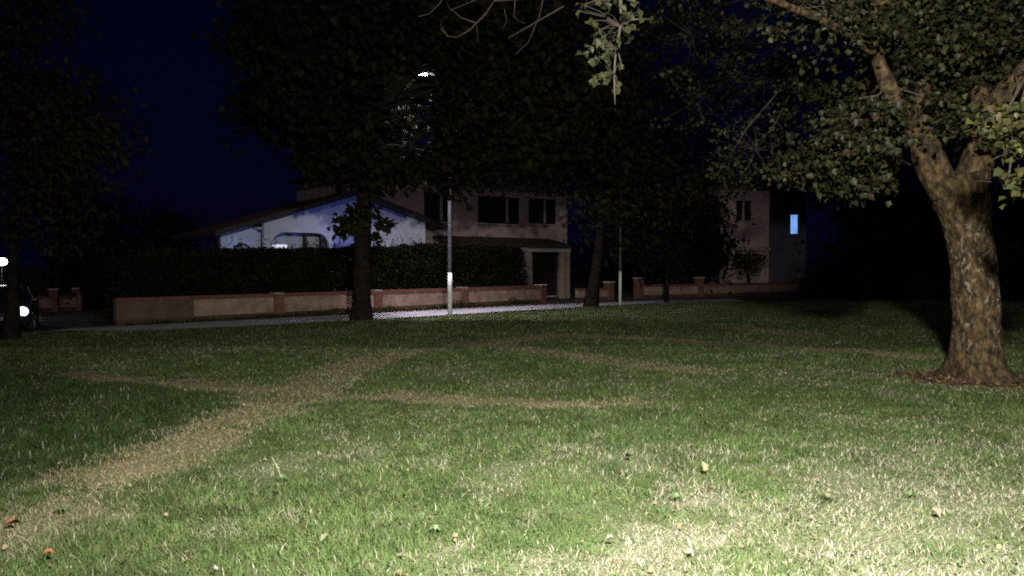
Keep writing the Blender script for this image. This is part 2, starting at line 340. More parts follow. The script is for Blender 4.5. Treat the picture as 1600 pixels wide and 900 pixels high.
# ------------------------------------------------------------------ grass blades
def grass_blades():
    Vs, Ts, Cs = [], [], []; off = 0
    for y0, y1, dens, kind in ((2.7, 5.6, 6500, 3), (5.6, 9, 3600, 3), (9, 15, 1300, 3), (15, 36, 420, 1)):
        xm = .72 * y1 + 1.0; N = int(2 * xm * (y1 - y0) * dens)
        x = rng.uniform(-xm, xm, N); y = rng.uniform(y0, y1, N)
        k = (np.abs(x) < .70 * y + 1.0) & (y < yfar(x) - .05)
        n_ = vnoise(x, y, .3, 6) * .5 + vnoise(x, y, .09, 7) * .5
        k &= rng.random(N) < .45 + .8 * n_
        x, y, n_ = x[k], y[k], n_[k]
        d, pth = dryness(x, y, True)
        rt = np.hypot((x - TREE_R[0] + .05) / 1.15, (y - TREE_R[1] + .12) / .75)
        k = (rng.random(len(x)) < 1.0 - .35 * d) & (rng.random(len(x)) < np.clip((rt - .75) * 2.2, 0, 1))
        x, y, d, n_, pth = x[k], y[k], d[k], n_[k], pth[k]; N = len(x); straw = STRAW * (1 - pth[:, None]) + BROWN * pth[:, None]
        lush = inpoly(x, y, LUSH); d = np.where(lush & (pth < .2), d * .2, d)
        g = rng.random(N)
        h = (.016 + .034 * n_ + .024 * g ** 4) * (1 - .5 * d) * (1 + .45 * lush) * (1.0 if kind == 3 else 1.25) * (.7 + .6 * vnoise(x, y, 1.1, 8))
        wd = rng.uniform(.0012, .0027, N) * np.clip(y / 4.5, 1, 5) ** .85
        yaw = rng.uniform(0, 2 * np.pi, N); lean = rng.uniform(.2, 1.5, N) * h * (1 + .8 * d); ly = yaw + rng.normal(np.pi / 2, .5, N)
        z = lawn_z(x, y) - .004
        dx, dy = np.cos(yaw) * wd, np.sin(yaw) * wd; lx, lz = np.cos(ly) * lean, np.sin(ly) * lean
        base = np.stack([x, y, z], -1)
        A = base + np.stack([-dx, -dy, 0 * x], -1); B = base + np.stack([dx, dy, 0 * x], -1); tip = base + np.stack([lx, lz, h], -1)
        isdry = rng.random(N) < d * .85 + .035
        c = np.where(isdry[:, None], straw * rng.uniform(.65, 1.35, (N, 1)), GREEN * rng.uniform(.6, 1.4, (N, 1)) * (.50 + 1.0 * (vnoise(x, y, .26, 31) * .65 + vnoise(x, y, .09, 32) * .35))[:, None] * (1 + (rng.random((N, 1)) - .5) * np.array([.5, 0, .3])))
        c = np.where((lush & ~isdry)[:, None], c * np.array([.50, .58, .50]), c)
        if kind == 3:
            mid = base + np.stack([lx * .35, lz * .35, h * .6], -1); off2 = np.stack([dx * .8, dy * .8, 0 * x], -1)
            V = np.stack([A, B, mid - off2, mid + off2, tip], 1).reshape(-1, 3); i = np.arange(N)[:, None] * 5 + off
            T = np.concatenate([i + [0, 1, 3], i + [0, 3, 2], i + [2, 3, 4]]); m = 5
        else:
            V = np.stack([A, B, tip], 1).reshape(-1, 3); i = np.arange(N)[:, None] * 3 + off; T = i + [0, 1, 2]; m = 3
        Vs.append(V); Ts.append(T); Cs.append(np.repeat(np.clip(c, 0, 1), m, 0)); off += len(V)
    o = np_mesh('grass', np.concatenate(Vs), np.concatenate(Ts), M['grass'], None, np.concatenate(Cs))
    tag(o, 'mown lawn grass, green with straw-dry worn lines and a dry near corner', 'grass', kind='stuff')
    print('grass tris', sum(len(t) for t in Ts))
grass_blades()
def clover():
    N = 26000; y = rng.uniform(2.8, 10.5, N); x = rng.uniform(-1, 1, N) * (.7 * y + 1)
    k = rng.random(N) < smooth((vnoise(x, y, .5, 41) * .6 + vnoise(x, y, .15, 42) * .4 - .5) * 5) * (1 - .8 * dryness(x, y)); x, y = x[k], y[k]; N = len(x)
    V, T, nv = leaves(np.stack([x, y, lawn_z(x, y) + rng.uniform(.012, .04, N)], -1), rng.uniform(.014, .034, N), oval(), .1)
    c = GREEN * np.array([.62, .80, .7]) * rng.uniform(.6, 1.4, (N, 1))
    o = np_mesh('clover', V, T, M['grass'], None, np.repeat(c, nv, 0)); tag(o, 'small round clover leaves spread in patches through the near grass', 'clover', kind='stuff')
# ------------------------------------------------------------------ road, footway, kerb
WY = lambda x: np.interp(x, [-60, -11.2, -10.9, 1.28, 4.77, 6.2, 9.7, 16.7, 30, 60], [48, 48, 21.2, 34.5, 37.2, 38.7, 40.3, 45, 54, 74])
def ykerb(x):
    full = np.interp(x, [-60, -10.9, 1.28, 4.77, 6.2, 9.7, 16.7, 60], [18.6, 19.9, 31.2, 33.6, 35.1, 36.4, 40.5, 70]); return np.maximum(full, yfar(x) + .25)
rx = np.concatenate([np.arange(-40, -11.3, .8), np.arange(-11.3, 30, .4)])
grid_sheet('road', rx, lambda x: ykerb(x) + .1, lambda x: WY(x) - .1, 24, lambda x, y: H(x, y) - .085, M['asphalt'])
grid_sheet('pavement', np.arange(-11.5, 10.5, .3), lambda x: yfar(x) + .0, lambda x: ykerb(x) - .1, 6, lambda x, y: H(x, y) - .004, M['concrete'])
grid_sheet('kerb', np.arange(-11.5, 10.5, .3), lambda x: ykerb(x) - .1, lambda x: ykerb(x) + .1, 3, lambda x, y: H(x, y) + .006 - .1 * (y > ykerb(x) + .05), M['pale_trim'])

# ------------------------------------------------------------------ boundary walls
def brick_row(mb, p, q, z, bw=.062, gap=.010, hgt=.11, dep=.30):
    """soldier bricks on edge along p-q"""
    p = Vector((*p, 0)); q = Vector((*q, 0)); u = (q - p); L = u.length; u.normalize(); n = Vector((u.y, -u.x, 0)); s_ = 0
    while s_ + bw < L:
        j = random.uniform(-.006, .006); a = p + u * s_; b = p + u * (s_ + bw); o1 = n * (dep / 2 + j); o2 = n * (-dep / 2 + j); zz = z + random.uniform(-.004, .004)
        vs = [a + o1, b + o1, b + o2, a + o2]
        mb.add([(v.x, v.y, zz) for v in vs] + [(v.x, v.y, zz + hgt) for v in vs], [(3, 2, 1, 0), (4, 5, 6, 7), (0, 1, 5, 4), (1, 2, 6, 5), (2, 3, 7, 6), (3, 0, 4, 7)]); s_ += bw + gap
def brick_pillar(parent, c, ang, w_, h, z0, cap=True, label=None):
    F = frame(c[0], c[1], ang); r = w_ / 2
    core = MB(F).box(-r + .012, r - .012, -r + .012, r - .012, z0, z0 + h).build('pillar_core', M['mortar'], parent)
    mb = MB(F); z = z0; k = 0
    while z + .065 < z0 + h:
        e = .25 / 2
        for a0, a1, b0, b1 in ((-r, 0 - .005, -r, -r + .11), (0 + .005, r, -r, -r + .11), (-r, 0 - .005, r - .11, r), (.005, r, r - .11, r), (-r, -r + .11, -r + .12, r - .12), (r - .11, r, -r + .12, r - .12)):
            sh = (.06 if k % 2 else -.06)
            if b1 - b0 < .12 and a1 - a0 > .12:
                if a0 < -r + .01: a1 = a1 + sh
                else: a0 = a0 + sh
            mb.box(a0, a1, b0, b1, z, z + .065)
        z += .077; k += 1
    b = mb.build('brickwork', M['brick'], core); b['kind'] = 'stuff'
    if cap: MB(F).box(-r - .04, r + .04, -r - .04, r + .04, z, z + .07, .015).build('capstone', M['pale_trim'], core)
    if label: core['label'] = label
    core.name = 'brick_pillar' if core.name.startswith('pillar_core') else core.name
    return core
def boundary_wall(label, pts, h, pillars, mat_, pil_h=None, caps=None, shaded=0, z0=-.1, ph=None, group='low garden walls along the road'):
    w_ = thing('boundary_wall', (pts[0][0], pts[0][1], z0), label, 'wall', group)
    for si, (a, b) in enumerate(zip(pts[:-1], pts[1:])):
        ang = math.atan2(b[1] - a[1], b[0] - a[0]); L = math.hypot(b[0] - a[0], b[1] - a[1]); F = frame(a[0], a[1], ang)
        MB(F).box(0, L, -.11, .11, z0 - .2, z0 + h - .12).build('plaster_panel', M['shade_plaster'] if si < shaded else mat_, w_, label='end panel coloured dark for tree shade' if si < shaded else None)
        MB(F).box(0, L, -.135, .135, z0 - .2, z0 + .19).build('brick_plinth', M['old_brick'], w_)
        mb = MB(); brick_row(mb, a, b, z0 + h - .118); o = mb.build('brick_coping', M['brick'], w_); o['kind'] = 'stuff'
    for i, (c, ang) in enumerate(pillars): brick_pillar(w_, c, ang, .36, (pil_h or h + .025), z0, caps is None or i in caps)
    return w_
u1 = math.atan2(34.5 - 21.2, 1.28 + 10.9)
def on_wall(px):   # where a sight line meets the long wall
    F = frame(-10.9, 21.2, u1); t = solve_t(F, px, 0); return F(t, 0, 0)[:2]
W0 = (-10.9, 21.2); W1 = (1.28, 34.5)
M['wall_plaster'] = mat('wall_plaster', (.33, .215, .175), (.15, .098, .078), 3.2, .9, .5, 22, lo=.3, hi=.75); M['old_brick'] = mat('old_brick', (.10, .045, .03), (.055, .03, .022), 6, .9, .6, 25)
M['shade_plaster'] = mat('shade_plaster', (.12, .082, .062), (.06, .042, .033), 3.2, .95, .5, 22, lo=.3, hi=.75)  # darker copy of the wall plaster, tree shade put into its colour
boundary_wall('long low plastered wall with brick coping in front of the tall hedge', [W0, on_wall(300), on_wall(432), on_wall(587), on_wall(722), W1], .80, [(on_wall(p), u1) for p in (432, 587, 722)] + [(W1, u1)], M['wall_plaster'], z0=-.1, caps=(3,), shaded=1)
g = lambda px, py: G(px, py, -.1)
a0, a1 = (3.0, 35.9), (4.65, 37.1)
boundary_wall('short low red wall between the garage drive and the garden gate', [a0, a1], .62, [(a1, .7)], M['wall_plaster'], .86)
b0, b1, b2 = (6.35, 38.8), (9.8, 40.5), (16.8, 45.2)
boundary_wall('low brick-topped wall running to the right before the dark right house', [b0, b1, b2], .72, [(b0, .6), (b1, .5), (b2, .5)], M['wall_plaster'], 1.05)
c0_, c1_ = P(58, 480, 35), P(121, 480, 36.5)
boundary_wall('short garden wall with brick pillars beside the lit car', [(c0_.x, 35), (c1_.x, 36.5)], .75, [((P(84, 0, 35.6).x, 35.6), .3), ((c1_.x, 36.5), .3)], M['wall_plaster'], 1.0, z0=-.55)

# ------------------------------------------------------------------ houses
def window(F, t0, t1, z0, z1, d, parent, strip=None, pane='glass', leafs='dark_wood'):
    """frame + pane(s) set in a wall opening; d is the plane of the frame"""
    fr = MB(F); b = .06
    fr.box(t0, t0 + b, d, d + .06, z0, z1); fr.box(t1 - b, t1, d, d + .06, z0, z1); fr.box(t0 + b, t1 - b, d, d + .06, z1 - b, z1); fr.box(t0 + b, t1 - b, d, d + .06, z0, z0 + b)
    wn = fr.build('window', M[leafs], parent)
    MB(F).box(t0 + b, t1 - b, d + .025, d + .035, z0 + b, z1 - b).build('pane', M[pane], wn)
    MB(F).box(t0 - .08, t1 + .08, d - .22, d - .002, z0 - .09, z0 - .01, .012).build('sill', M['pale_trim'], wn)
    if strip is not None:
        s0 = t0 + (t1 - t0) * strip
        MB(F).box(s0 - .06, s0 + .07, d - .05, d + .02, z0 + b, z1 - b).build('mullion', M['pale_trim'], wn)
        for a, c in ((t0 + b + .01, s0 - .07), (s0 + .08, t1 - b - .01)):     # louvred shutter leaves, closed
            sl = MB(F); sl.box(a, a + .05, d - .03, d + .015, z0 + b, z1 - b); sl.box(c - .05, c, d - .03, d + .015, z0 + b, z1 - b)
            z = z0 + b + .02
            while z < z1 - b - .05:
                sl.add([(a + .05, d - .025, z), (c - .05, d - .025, z), (c - .05, d + .01, z + .045), (a + .05, d + .01, z + .045)], [(0, 1, 2, 3)]); z += .05
            sl.build('shutter', M['dark_wood'], wn)
    return wn

# --- white bungalow behind the hedge
F1 = frame(-9.92, 31.0, R(35))
h1 = thing('house', F1(0, 0, 0), 'white gabled bungalow lit blue behind the hedge', 'house')
gable = [(0, -.3), (7.3, -.3), (7.3, 3.48), (3.89, 4.58), (0, 3.36)]
a0 = solve_t(F1, 425); a1 = solve_t(F1, 515)
wall_plate('wall', F1, gable, [arch(a0, a1, .0, 2.93, .55)], 0, .25, M['white_plaster'], h1)
# porch behind the wide arch
wall_plate('porch_wall', F1, rect(-.3, 3.6, -.3, 3.3), [rect(.75, 1.6, 2.22, 2.48), rect(2.0, 2.55, .1, 2.35)], 1.9, 2.1, M['white_plaster'], h1)
o = MB(F1).box(.75, 1.6, 1.98, 2.0, 2.22, 2.48).build('transom_pane', M['lit_pale'], h1, label='lit narrow pane seen through the arch')
MB(F1).box(2.0, 2.55, 1.99, 2.04, .1, 2.35).build('door', M['dark_wood'], h1)
MB(F1).box(-.2, 3.5, .25, 1.9, 3.05, 3.12).build('porch_ceiling', M['white_plaster'], h1)
for t in (1.75, 2.45): MB(F1).box(t - .05, t + .05, .08, .18, 0, 2.92).build('post', M['dark_wood'], h1)
# recessed left wing with an arch of its own
la, lb = solve_t(F1, 360, 1.0), solve_t(F1, 396, 1.0)
wall_plate('side_wing_wall', F1, [(-1.45, -.3), (-.004, -.3), (-.004, 3.30), (-1.45, 2.86)], [arch(la, lb, 0, 2.5, .5)], .9, 1.12, M['white_plaster'], h1)
MB(F1).box(-.9, 0, 2.6, 2.7, -.3, 2.9).build('wing_back_wall', M['white_plaster'], h1)
wall_plate('rear_wall', F1, gable, [], 7.0, 7.25, M['white_plaster'], h1)
MB(F1).box(7.05, 7.3, .25, 7.0, -.3, 3.45).build('side_wall', M['white_plaster'], h1)
MB(F1).box(0, .25, 2.7, 7.0, -.3, 3.3).build('side_wall', M['white_plaster'], h1)
def slab(F, ta, za, tb, zb, d0, d1, th, name, parent, m='dark_wood'):
    v = [(ta, d0, za), (tb, d0, zb), (tb, d1, zb), (ta, d1, za)]; v += [(p[0], p[1], p[2] + th) for p in v]
    return MB(F).add(v, [(3, 2, 1, 0), (4, 5, 6, 7), (0, 1, 5, 4), (1, 2, 6, 5), (2, 3, 7, 6), (3, 0, 4, 7)]).build(name, M[m], parent)
def tile_rows(F, ta, za, tb, zb, d0, d1, th, parent, step=.24):
    """barrel tiles running down the slope, joined into one part"""
    mb = MB(F); d = d0
    while d < d1:
        for k in range(4):
            t0, t1 = d + k * step / 4, d + (k + 1) * step / 4; b0 = .06 * math.sin(math.pi * k / 4); b1 = .06 * math.sin(math.pi * (k + 1) / 4)
            mb.add([(ta, t0, za + th + b0 + .004), (ta, t1, za + th + b1 + .004), (tb, t1, zb + th + b1 + .004), (tb, t0, zb + th + b0 + .004)], [(0, 1, 2, 3)])
        d += step
    o = mb.build('roof_tiles', M['roof_tile'], parent); o['kind'] = 'stuff'
rl = slab(F1, 3.89, 4.585, -2.0, 2.72, -.55, 7.6, .14, 'roof', h1); tile_rows(F1, 3.89, 4.585, -2.0, 2.72, -.55, 7.6, .14, rl)
rr = slab(F1, 3.893, 4.585, 8.15, 3.23, -.55, 7.6, .14, 'roof', h1); tile_rows(F1, 3.893, 4.585, 8.15, 3.23, -.55, 7.6, .14, rr)
slab(F1, 3.89, 4.57, -2.02, 2.70, -.60, -.555, .20, 'bargeboard', rl, 'dark_wood'); slab(F1, 3.894, 4.57, 8.17, 3.21, -.60, -.555, .20, 'bargeboard', rr, 'dark_wood')
MB(F1).box(5.2, 5.8, 5, 5.6, 4.1, 5.3).build('chimney', M['brick'], rr)
MB(F1).tube([(-1.5, .86, 2.8), (-1.5, .86, 0)], [.04, .04], 8).build('drainpipe', M['galv'], h1)
# small blue-white garden light at the foot of the facade, behind the hedge
lamp('garden_light', 'POINT', F1(3.4, -2.0, 1.5), 80, (.15, .24, 1.0), .12)
lamp('porch_light', 'POINT', F1(-.9, .2, 2.3), 5.0, (.22, .34, 1.0), .1)

# --- two-storey house with garage canopy
F2 = frame(-3.52, 37.0, R(40))
h2 = thing('house', F2(0, 0, 0), 'two-storey pinkish house with dark shutters and garage porch', 'house')
tR = solve_t(F2, 886); wins = []
for p0, p1, yt, yb, st in ((663, 708, 300, 346, .62), (747, 813, 308, 349.5, .70), (826, 870, 311, 350, .60)):
    wins.append((solve_t(F2, p0), solve_t(F2, p1), zat(F2, (p0 + p1) / 2, yb), zat(F2, (p0 + p1) / 2, yt), st))
gL, gR = solve_t(F2, 832), solve_t(F2, 874)
tL2 = solve_t(F2, 596)
wall_plate('wall', F2, rect(tL2, tR, -.3, 6.0), [rect(a, b, c, d) for a, b, c, d, s_ in wins] + [rect(gL, gR, -.05, 2.25)], 0, .3, M['pink_plaster'], h2)
for a, b, c, d, s_ in wins: window(F2, a, b, c, d, .12, h2, s_)
gd = MB(F2)
for k in range(9): gd.box(gL, gR, .16, .2, -.05 + k * .256, -.05 + k * .256 + .245)
gd.build('garage_door', M['dark_wood'], h2)
MB(F2).box(tR - .3, tR, .3, 8.5, -.3, 6.0).build('side_wall', M['pink_plaster'], h2)
MB(F2).box(tL2, tL2 + .3, .3, 8.5, -.3, 6.0).build('side_wall', M['pink_plaster'], h2)
MB(F2).box(tL2, tR, 8.5, 8.8, -.3, 6.0).build('rear_wall', M['pink_plaster'], h2)
# pent canopy on piers in front of the garage
cL = solve_t(F2, 700, -1.3); cR = solve_t(F2, 885, -1.3)
v = [(cL, -1.75, 2.46), (cR, -1.75, 2.46), (cR, -.003, 2.86), (cL, -.003, 2.86)]; v2 = [(p[0], p[1], p[2] + .1) for p in v]
cp = MB(F2).add(v + v2, [(3, 2, 1, 0), (4, 5, 6, 7), (0, 1, 5, 4), (1, 2, 6, 5), (2, 3, 7, 6), (3, 0, 4, 7)]).build('canopy', M['roof_tile'], h2)
mb = MB(F2); t = cL
while t < cR - .2:
    mb.tube([(t + .1, -1.78, 2.55), (t + .1, -.02, 2.955)], [.075, .07], 6); t += .21
mb.build('canopy_tiles', M['roof_tile'], cp)['kind'] = 'stuff'
p0 = solve_t(F2, 815, -1.5)
MB(F2).box(p0, cR - .02, -1.62, -1.42, 2.26, 2.452).build('lintel', M['pale_trim'], h2)
for pa, pb in ((820, 827.5), (875, 881), (884, 887.5)):
    ta, tb = solve_t(F2, pa, -1.5), solve_t(F2, pb, -1.5)
    pr = MB(F2).box(ta, tb, -1.66, -1.40, -.3, 2.255, .012).build('porch_pier', M['tan_plaster'], h2)
rf = MB(F2).add([(tL2 - .5, -.6, 5.98), (tR + .5, -.6, 5.98), (tR + .5, 9.2, 5.98), (tL2 - .5, 9.2, 5.98), (tL2 + 3.5, 4.3, 7.6), (tR - 3.5, 4.3, 7.6)], [(3, 2, 1, 0), (0, 1, 5, 4), (1, 2, 5), (2, 3, 4, 5), (3, 0, 4)]).build('roof', M['roof_tile'], h2)
MB(F2).box(tL2 - .5, tR + .5, -.68, -.605, 5.9, 6.02).build('gutter', M['dark_wood'], rf)

M['wing_shade_plaster'] = mat('wing_shade_plaster', (.075, .075, .095), (.055, .055, .07), 1.5, .9, .3, 25)  # shadow on the set-back wing put into its plaster colour
# --- right house
F3 = frame(P(1125, 0, 45.5).x, 45.5, R(14))
h3 = thing('house', F3(0, 0, 0), 'dim pinkish house at right with one blue lit window', 'house')
tb = solve_t(F3, 1201)
wa, wb = solve_t(F3, 1150), solve_t(F3, 1173)
wz0, wz1 = zat(F3, 1160, 345), zat(F3, 1160, 314); oa, ob = solve_t(F3, 1150), solve_t(F3, 1197)
wall_plate('wall', F3, rect(0, tb, -.3, 6.3), [rect(wa, wb, wz0, wz1), arch(oa, ob, .9, zat(F3, 1170, 397), .25)], 0, .3, M['pink_plaster'], h3)
window(F3, wa, wb, wz0, wz1, .12, h3, .5)
MB(F3).box(-.05, tb + .05, -.12, -.003, zat(F3, 1160, 392), zat(F3, 1160, 386), .01).build('cornice', M['tan_plaster'], h3)
MB(F3).box(0.3, tb - .3, 1.6, 1.7, -.3, 3).build('porch_back_wall', M['tan_plaster'], h3)
MB(F3).box(0, .3, .3, 7, -.3, 6.3).build('side_wall', M['pink_plaster'], h3)
MB(F3).box(tb - .3, tb, .3, 3.0, -.3, 6.3).build('side_wall', M['pink_plaster'], h3)
te = tb + 4.4; d3 = 2.7
la, lb = solve_t(F3, 1234.5, d3), solve_t(F3, 1247.5, d3); lz0, lz1 = zat(F3, 1241, 366, d3), zat(F3, 1241, 335, d3)
wall_plate('side_wing_wall', F3, rect(tb, te, -.3, 6.1), [rect(la, lb, lz0, lz1)], d3, d3 + .3, M['wing_shade_plaster'], h3)
wn = MB(F3)
b = .035; wn.box(la, la + b, d3 + .1, d3 + .15, lz0, lz1); wn.box(lb - b, lb, d3 + .1, d3 + .15, lz0, lz1); wn.box(la + b, lb - b, d3 + .1, d3 + .15, lz0, lz0 + b); wn.box(la + b, lb - b, d3 + .1, d3 + .15, lz1 - b, lz1)
wn = wn.build('window', M['dark_wood'], h3, label='narrow window lit blue')
MB(F3).box(la + b, lb - b, d3 + .12, d3 + .13, lz0 + b, lz1 - b).build('pane', M['lit_window'], wn)
MB(F3).box(te - .3, te, d3 + .3, 7, -.3, 6.1).build('side_wall', M['wing_shade_plaster'], h3)
MB(F3).box(0, te, 7, 7.3, -.3, 6.1).build('rear_wall', M['tan_plaster'], h3)
MB(F3).add([(-.5, -.5, 6.3), (te + .5, -.5, 6.3), (te + .5, 7.8, 6.3), (-.5, 7.8, 6.3), (1.5, 3.6, 7.6), (te - 2, 3.6, 7.6)], [(3, 2, 1, 0), (0, 1, 5, 4), (1, 2, 5), (2, 3, 4, 5), (3, 0, 4)]).build('roof', M['roof_tile'], h3)

# ------------------------------------------------------------------ street lamps
def street_lamp(base, top, arm_dx, arm_dy, label, lit, r=.068):
    t_ = thing('street_lamp', (*base, 0), label, 'street lamp', 'slim street lamps at the lawn edge')
    x, y = base
    MB().tube([(x, y, -.1), (x, y, 1.0), (x, y, top)], [r, r, r * .6], 12).build('pole', M['galv'], t_, True)
    mb = MB(); mb.tube([(x, y, -.05), (x, y, .9), (x, y, 1.35)], [r + .006, r + .005, r + .003], 14); mb.build('white_band', M['band_white'], t_, True)  # white sleeve round the lowest stretch of the pole
    hx, hy = x + arm_dx, y + arm_dy
    MB().tube([(x, y, top - .05), (x + arm_dx * .4, y + arm_dy * .4, top + .14), (x + arm_dx * .75, y + arm_dy * .75, top + .16)], [.035, .032, .03], 8).build('arm', M['galv'], t_, True)
    ang = math.atan2(arm_dy, arm_dx); Fh = frame(hx, hy, 0)
    hd = MB(Fh).box(-.22, .22, -.11, .11, top + .10, top + .19, .03).build('lamp_head', M['galv'], t_)
    for k in (-.105, 0, .105): MB(Fh).box(k - .04, k + .04, -.05, .05, top + .06, top + .098, .02).build('led_module', M['led' if lit else 'pale_trim'], hd)
    return t_
pb = G(703, 492, 0)
LAMP1 = P(661, 119, pb[1] - .7)
street_lamp(pb, LAMP1.z - .07, LAMP1.x - pb[0], -.7, 'white-footed street lamp with three bright lights, next to the long wall', True)
lamp('street_light', 'SPOT', (LAMP1.x, LAMP1.y, LAMP1.z - .08), 3300, (.96, .87, 1.0), .35, aim=(pb[0], pb[1] + 1.0, 0), cone=140, blend=1.0)
lamp('street_light_spill', 'POINT', (LAMP1.x, LAMP1.y, LAMP1.z - .12), 55, (1.0, .92, .9), .1)
pb2 = G(969, 477, 0)
street_lamp(pb2, 7.3, .6, .5, 'thinner farther street lamp right of the leaning tree', False, .05)

# ------------------------------------------------------------------ foliage
def maple(n=1):
    r = [(.40, .08), (.34, .28), (.50, .50), (.30, .64)]
    v = [(0, 0)] + r + [(0, 1)] + [(-a, b) for a, b in r[::-1]]            # 0 b,1..4 r,5 t,6 l4,7 l3,8 l2,9 l1
    V = np.array([(x, y - .1, abs(x) * .35 - (y - .4) ** 2 * .25) for x, y in v])
    T = np.array([(0, 1, 2), (0, 2, 4), (2, 3, 4), (0, 4, 5), (0, 8, 9), (0, 6, 8), (8, 6, 7), (0, 5, 6)]); return V, T
def oval():
    V = np.array([(0, 0, 0), (.3, .45, .1), (0, 1, -.08), (-.3, .45, .1)]); T = np.array([(0, 1, 2), (0, 2, 3)]); return V, T
def leaves(pos, size, tpl, droop=.5, rn=None):
    rn = rn or rng; N = len(pos); V, T = tpl
    yaw = rn.uniform(0, 2 * np.pi, N); pit = rn.normal(-droop, .55, N); rol = rn.normal(0, .7, N)
    cy, sy, cp, sp, cr, sr = np.cos(yaw), np.sin(yaw), np.cos(pit), np.sin(pit), np.cos(rol), np.sin(rol)
    z0 = np.zeros(N); o1 = np.ones(N)
    Rz = np.stack([np.stack([cy, -sy, z0], -1), np.stack([sy, cy, z0], -1), np.stack([z0, z0, o1], -1)], 1)
    Rx = np.stack([np.stack([o1, z0, z0], -1), np.stack([z0, cp, -sp], -1), np.stack([z0, sp, cp], -1)], 1)
    Ry = np.stack([np.stack([cr, z0, sr], -1), np.stack([z0, o1, z0], -1), np.stack([-sr, z0, cr], -1)], 1)
    Rm = Rz @ Rx @ Ry; W = np.einsum('nij,vj->nvi', Rm, V) * np.reshape(size, (-1, 1, 1)) + pos[:, None, :]
    Tt = (np.arange(N)[:, None, None] * len(V) + T[None]).reshape(-1, 3)
    return W.reshape(-1, 3), Tt, len(V)
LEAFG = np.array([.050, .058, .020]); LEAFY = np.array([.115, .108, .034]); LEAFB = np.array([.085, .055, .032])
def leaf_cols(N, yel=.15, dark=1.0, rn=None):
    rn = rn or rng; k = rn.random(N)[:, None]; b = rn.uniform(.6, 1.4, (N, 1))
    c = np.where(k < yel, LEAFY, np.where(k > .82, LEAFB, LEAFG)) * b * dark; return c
def grow_crown(parent, blobs, size, per, tpl, yel=.15, dark=1.0, crad=.45, limb_from=None, limb_r=.09, twig_r=.012, keep=None, bark='dark_bark', droop=.5, name='crown', lm='dull_leaf'):
    """blobs: (centre, (rx,ry,rz), number of leaf clusters).  Limbs reach to each blob, twigs to each cluster."""
    pos, tw = [], MB()
    for c, r, n in blobs:
        c = np.array(c)
        if limb_from is not None:
            s_ = np.array(limb_from[min(range(len(limb_from)), key=lambda i: np.linalg.norm(np.array(limb_from[i]) - c))])
            L = np.linalg.norm(c - s_); k = np.linspace(0, 1, 7)[:, None]
            pl = s_ + (c - s_) * k + np.array([0, 0, 1]) * np.sin(k * np.pi) * L * .12 + rng.normal(0, .035 * L, (7, 3)) * np.sin(k * np.pi)
            rr = limb_r * min(1, L / 3.0 + .3); MB().tube([tuple(p) for p in pl], list(np.linspace(rr, rr * .3, 7)), 7, wob=.15).build('limb', M[bark], parent, True)
        u = rng.normal(size=(n, 3)); u /= np.linalg.norm(u, axis=1)[:, None]; cc = c + u * np.array(r) * (rng.random((n, 1)) ** .45)
        for q in cc:
            if keep is not None and not keep(q[None])[0]: continue
            m = int(per * rng.uniform(.5, 1.5)); sp = crad * rng.uniform(.6, 1.3)
            p = q + rng.normal(0, 1, (m, 3)) * np.array([sp, sp, sp * .55]) * .6
            if keep is not None: p = p[keep(p)]
            pos.append(p)
            if limb_from is not None:
                a = pl[np.argmin(np.linalg.norm(pl - q, axis=1))]; mid = (a + q) / 2 + rng.normal(0, .12, 3); tw.tube([tuple(a), tuple(mid), tuple(q)], [twig_r, twig_r * .7, twig_r * .3], 3, cap=False)
    pos = np.concatenate(pos); sz = size * rng.uniform(.6, 1.25, len(pos))
    V, T, nv = leaves(pos, sz, tpl, droop); cl = np.repeat(leaf_cols(len(pos), yel, dark), nv, 0)
    o = np_mesh(name, V, T, M[lm], parent, cl); o['kind'] = 'stuff'
    if tw.v: tw.build('twigs', M[bark], parent)['kind'] = 'stuff'
    return len(T)
def pxblob(px, py, Y, rpx, n, ry=None, sq=1.0):
    r = rpx * Y / FPX; return (tuple(P(px, py, Y)), (r, ry or r, r * sq), n)
